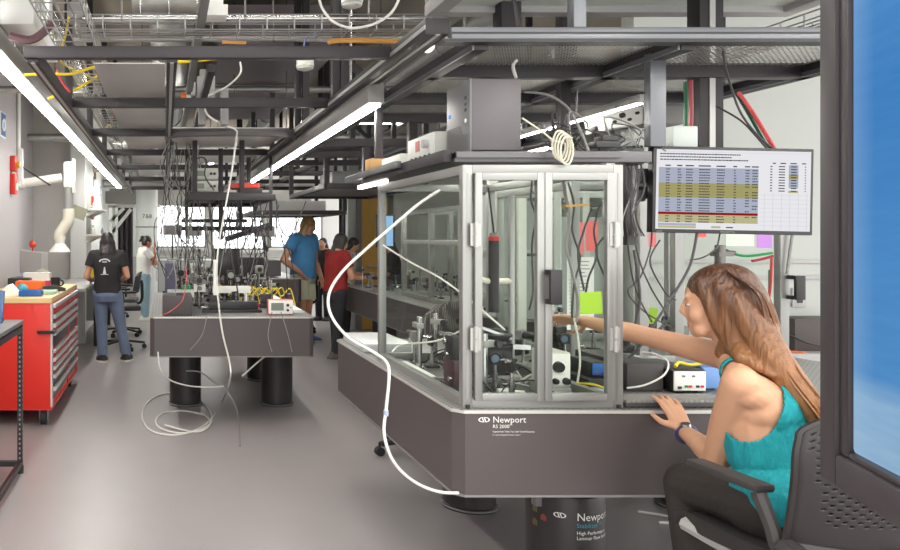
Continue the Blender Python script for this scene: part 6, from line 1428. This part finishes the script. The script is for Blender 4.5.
# coil and tangle on the rail above the enclosure
cable([P(522, 118, 2.78), P(540, 130, 2.78), P(553, 140, 2.76)]+[P(558+7*math.cos(k*1.05)+k*.45, 144+15*math.sin(k*1.05)+k*.3, 2.70-.002*k) for k in range(24)], .0035, M('cable_cream', (216, 212, 190), .5), 'cream cable coiled over the rail right of the computer tower', name='white_cable', n=8)
cable([P(525, 92, 3.0), P(548, 95, 2.95), P(568, 108, 2.9), P(580, 130, 2.85), P(588, 150, 2.8), P(590, 165, 2.78)], .005, CGR, 'grey cable arching right from behind the computer tower')
for i in range(18):
    x = U(545, 640); y = U(138, 150)
    cable([P(x, 150, U(2.8, 3.0)), P(x+U(-12, 12), y-U(5, 30), U(2.8, 3.0)), P(x+U(-10, 30), y-U(0, 18), U(2.8, 3.0)), P(x+U(-20, 30), 151, U(2.8, 3.0))], U(.002, .0035), (CBK, CBK, CGR)[i % 3], 'dark cable in the tangle on the rail above the enclosure', 'cable tangle above the enclosure')
for i in range(11):
    x = U(624, 648); 
    cable([P(x, 160, 2.84), P(x+U(-6, 8), 185+U(-8, 8), 2.84), P(x+U(-8, 12), 210+U(-8, 8), 2.84), P(x+U(-8, 10), 236, 2.86)], U(.002, .0038), (CBK, CBK, CGR)[i % 3], 'dark cable bunched beside the left edge of the wall monitor', 'cables beside the wall monitor')
LONG = [([(632, 225), (640, 262), (652, 290), (668, 318), (660, 330)], 2.9), ([(652, 232), (650, 250), (640, 278), (628, 292), (645, 312), (672, 328)], 2.92), ([(697, 232), (694, 250), (688, 270), (670, 300), (640, 345), (628, 358)], 2.88), ([(720, 233), (716, 248), (704, 257), (690, 260)], 2.92), ([(628, 245), (632, 275), (640, 300), (652, 322)], 2.9), ([(634, 250), (640, 300), (630, 340), (624, 350)], 2.87), ([(660, 240), (650, 262), (665, 292), (676, 300)], 2.95), ([(669, 318), (658, 330), (645, 342), (632, 356)], 2.94)]
for i, (q, Y) in enumerate(LONG):
    cable([P(x, y, Y) for x, y in q], 0.0048 if i in (2, 5) else .003, CBK, ['thin black cable curving down left of the pink note', 'black cable looping below the left corner of the wall monitor', 'thick black cable swinging down from the wall monitor past the face', 'short black cable from the middle of the monitor edge to the glass frame', 'thin black cable close to the enclosure corner post, upper', 'thick black cable dropping along the enclosure corner post', 'black cable crossing behind the thick black cable', 'black cable running down to the table behind the arm'][i])
INN = [([(563, 180), (566, 200), (570, 220), (566, 245), (572, 270), (578, 300), (576, 322)], 'CGR'), ([(568, 182), (574, 205), (572, 230), (580, 258), (574, 285), (572, 318)], 'CBK'), ([(600, 205), (594, 230), (597, 255), (588, 280), (584, 310)], 'CBK'), ([(592, 208), (584, 230), (578, 255), (584, 290)], 'CBK'), ([(606, 235), (596, 250), (604, 275), (612, 290)], 'CBK'), ([(532, 180), (531, 200), (536, 218), (532, 245), (533, 290), (529, 310)], 'CBK'), ([(574, 318), (578, 340), (580, 362), (577, 385)], 'WCAB')]
for i, (q, mt_) in enumerate(INN):
    cable([P(x, y, 2.98 if i != 5 else 3.2) for x, y in q], .004 if i else .006, {'CGR': CGR, 'CBK': CBK, 'WCAB': WCAB}[mt_], ['thick grey cable hanging behind the right enclosure door', 'black cable twisting beside the thick grey cable behind the door', 'black cable in front of the right pink note', 'black cable between the two tall pink notes', 'black cable near the right edge of the right enclosure door', 'black cable hanging behind the left door near the middle frame', 'pale cable dropping behind the door to the breadboard'][i])
m = MB(); a = P(575, 206, 2.98); m.bar(a-V((.045, 0, 0)), a+V((.05, 0, .004)), .03, .008); thing('wood_strip', m, M('strip_orange', (212, 160, 60), .5), 'small orange-yellow strip hanging behind the right enclosure door', 'strip')
# hoses at the right frame
cable([P(686, 82, 3.1), P(686, 110, 3.1), P(685, 150, 3.1)], .009, M('hose_green', (30, 104, 72), .4), 'dark green hose hanging beside the dark post above the wall monitor', name='hose', cat='hose')
cable([P(690.5, 80, 3.05), P(691, 115, 3.05), P(689, 150, 3.05)], .009, M('hose_maroon', (142, 44, 52), .4), 'dark red hose hanging beside the green hose', name='hose', cat='hose')
cable([P(738, 92, 3.2), P(752, 112, 3.18), P(766, 135, 3.1), P(775, 150, 3.0)], .008, M('hose_coral', (228, 92, 96), .4), 'coral red hose slanting down behind the right end of the wall monitor', name='hose', cat='hose')
cable([P(736, 93, 3.22), P(748, 113, 3.2), P(762, 138, 3.12), P(770, 150, 3.05)], .006, MATS['hose_green'], 'green hose running along the coral hose', name='hose', cat='hose')
cable([P(724, 42, 2.9), P(724, 60, 2.9), P(732, 90, 2.95), P(742, 115, 2.95), P(760, 138, 2.95), P(775, 150, 2.95)], .004, CBK, 'black cable hanging from the mesh shelf to the wall monitor')
cable([P(716, 106, 3.1), P(740, 120, 3.05), P(755, 135, 3.0), P(768, 150, 3.0)], .004, CBK, 'second black cable arriving at the monitor from the dark post')
cable([P(512, -5, 3.0), P(516, 10, 3.0), P(518, 26, 3.0)], .008, CBK, 'black cable dropping from the ceiling filter onto the front rail')
cable([P(517, 60, 2.9), P(513, 66, 2.9), P(516, 78, 2.88)], .006, WCAB, 'short white cable through the mesh above the computer tower', name='white_cable')
for i, (q, c_, Y) in enumerate((([(726, 250), (735, 254), (748, 256), (772, 253)], GRN, 3.58), ([(752, 261), (762, 259), (773, 256)], M('cable_maroon', (150, 50, 56), .4), 3.58), ([(772, 258), (770, 290), (764, 320)], MATS['hose_coral'], 3.7), ([(770, 270), (769, 300), (762, 325)], GRN, 3.74), ([(793, 232), (790, 252), (787, 275)], CGR, 3.58))):
    cable([P(x, y, Y) for x, y in q], .007, c_, ['green hose with brass end at the top of the notes-covered enclosure', 'short maroon hose below the green hose with brass end', 'coral tube inside the notes-covered enclosure beside the hair', 'green tube inside the notes-covered enclosure beside the hair', 'grey hose behind the right end of the wall monitor'][i], name='hose', cat='hose')
m = MB(); a = P(722, 252, 3.58); m.cyl(P(720, 268, 3.55), P(720, 245, 3.55), .022); m.box(a.x-.05, a.x+.02, 3.53, 3.59, a.z-.02, a.z+.0); m.cyl(a, a+V((.06, 0, -.005)), .011); thing('gas_valve', m, M('valve_grey', (110, 108, 104), .35, .6), 'grey metal valve standing just above the seated head', 'valve')
m = MB(); m.box(P(790, 0, 4.3).x, P(818, 0, 4.3).x, 4.0, 4.3, .866, P(0, 316, 4.3).z, .005)
r = root('dark_case', 'dark instrument case with orange wires at the right, beyond the hair', 'case', (3.4, 4.3, .7))
aa = P(788, 350, 4.55); bb = P(830, 318, 4.55); m = MB(); m.box(aa.x, bb.x+.15, 4.5, 4.68, aa.z, bb.z, .005); part('case', m, M('case_brown', (70, 62, 60), .45), r)
m = MB(); m.box(3.3, 4.3, 4.4, 4.7, aa.z-.04, aa.z); part('shelf', m, GREYP, r)
m = MB(); m.tube([P(785, 352, 4.45), P(800, 352, 4.42), P(818, 358, 4.42)], .006); part('wire', m, ORG, r)
m = MB(); m.tube([P(790, 335, 4.47), P(805, 342, 4.45), P(820, 346, 4.45)], .006); part('wire', m, BLK, r)

# ---------------------------------------------------------------- camera and world
cam = bpy.data.cameras.new('camera'); co = link(bpy.data.objects.new('camera', cam))
cam.sensor_width = 36; cam.lens = 750/900*36; cam.shift_x = (450-165)/900; cam.shift_y = -(275-236)/900; cam.clip_start = .05
co.location = (0, 0, HC); co.rotation_euler = (PI/2, 0, 0); SC.camera = co
w = bpy.data.worlds.new('world'); SC.world = w; w.use_nodes = True
bg = w.node_tree.nodes['Background']; bg.inputs[0].default_value = (1, .985, .96, 1); bg.inputs[1].default_value = 2.3
SC.view_settings.view_transform = 'Standard'; SC.view_settings.look = 'None'; SC.view_settings.exposure = .22; SC.view_settings.gamma = 1; SC.view_settings.use_curve_mapping = False
SC.cycles.max_bounces = 8; SC.cycles.transparent_max_bounces = 24; SC.cycles.caustics_reflective = False; SC.cycles.caustics_refractive = False
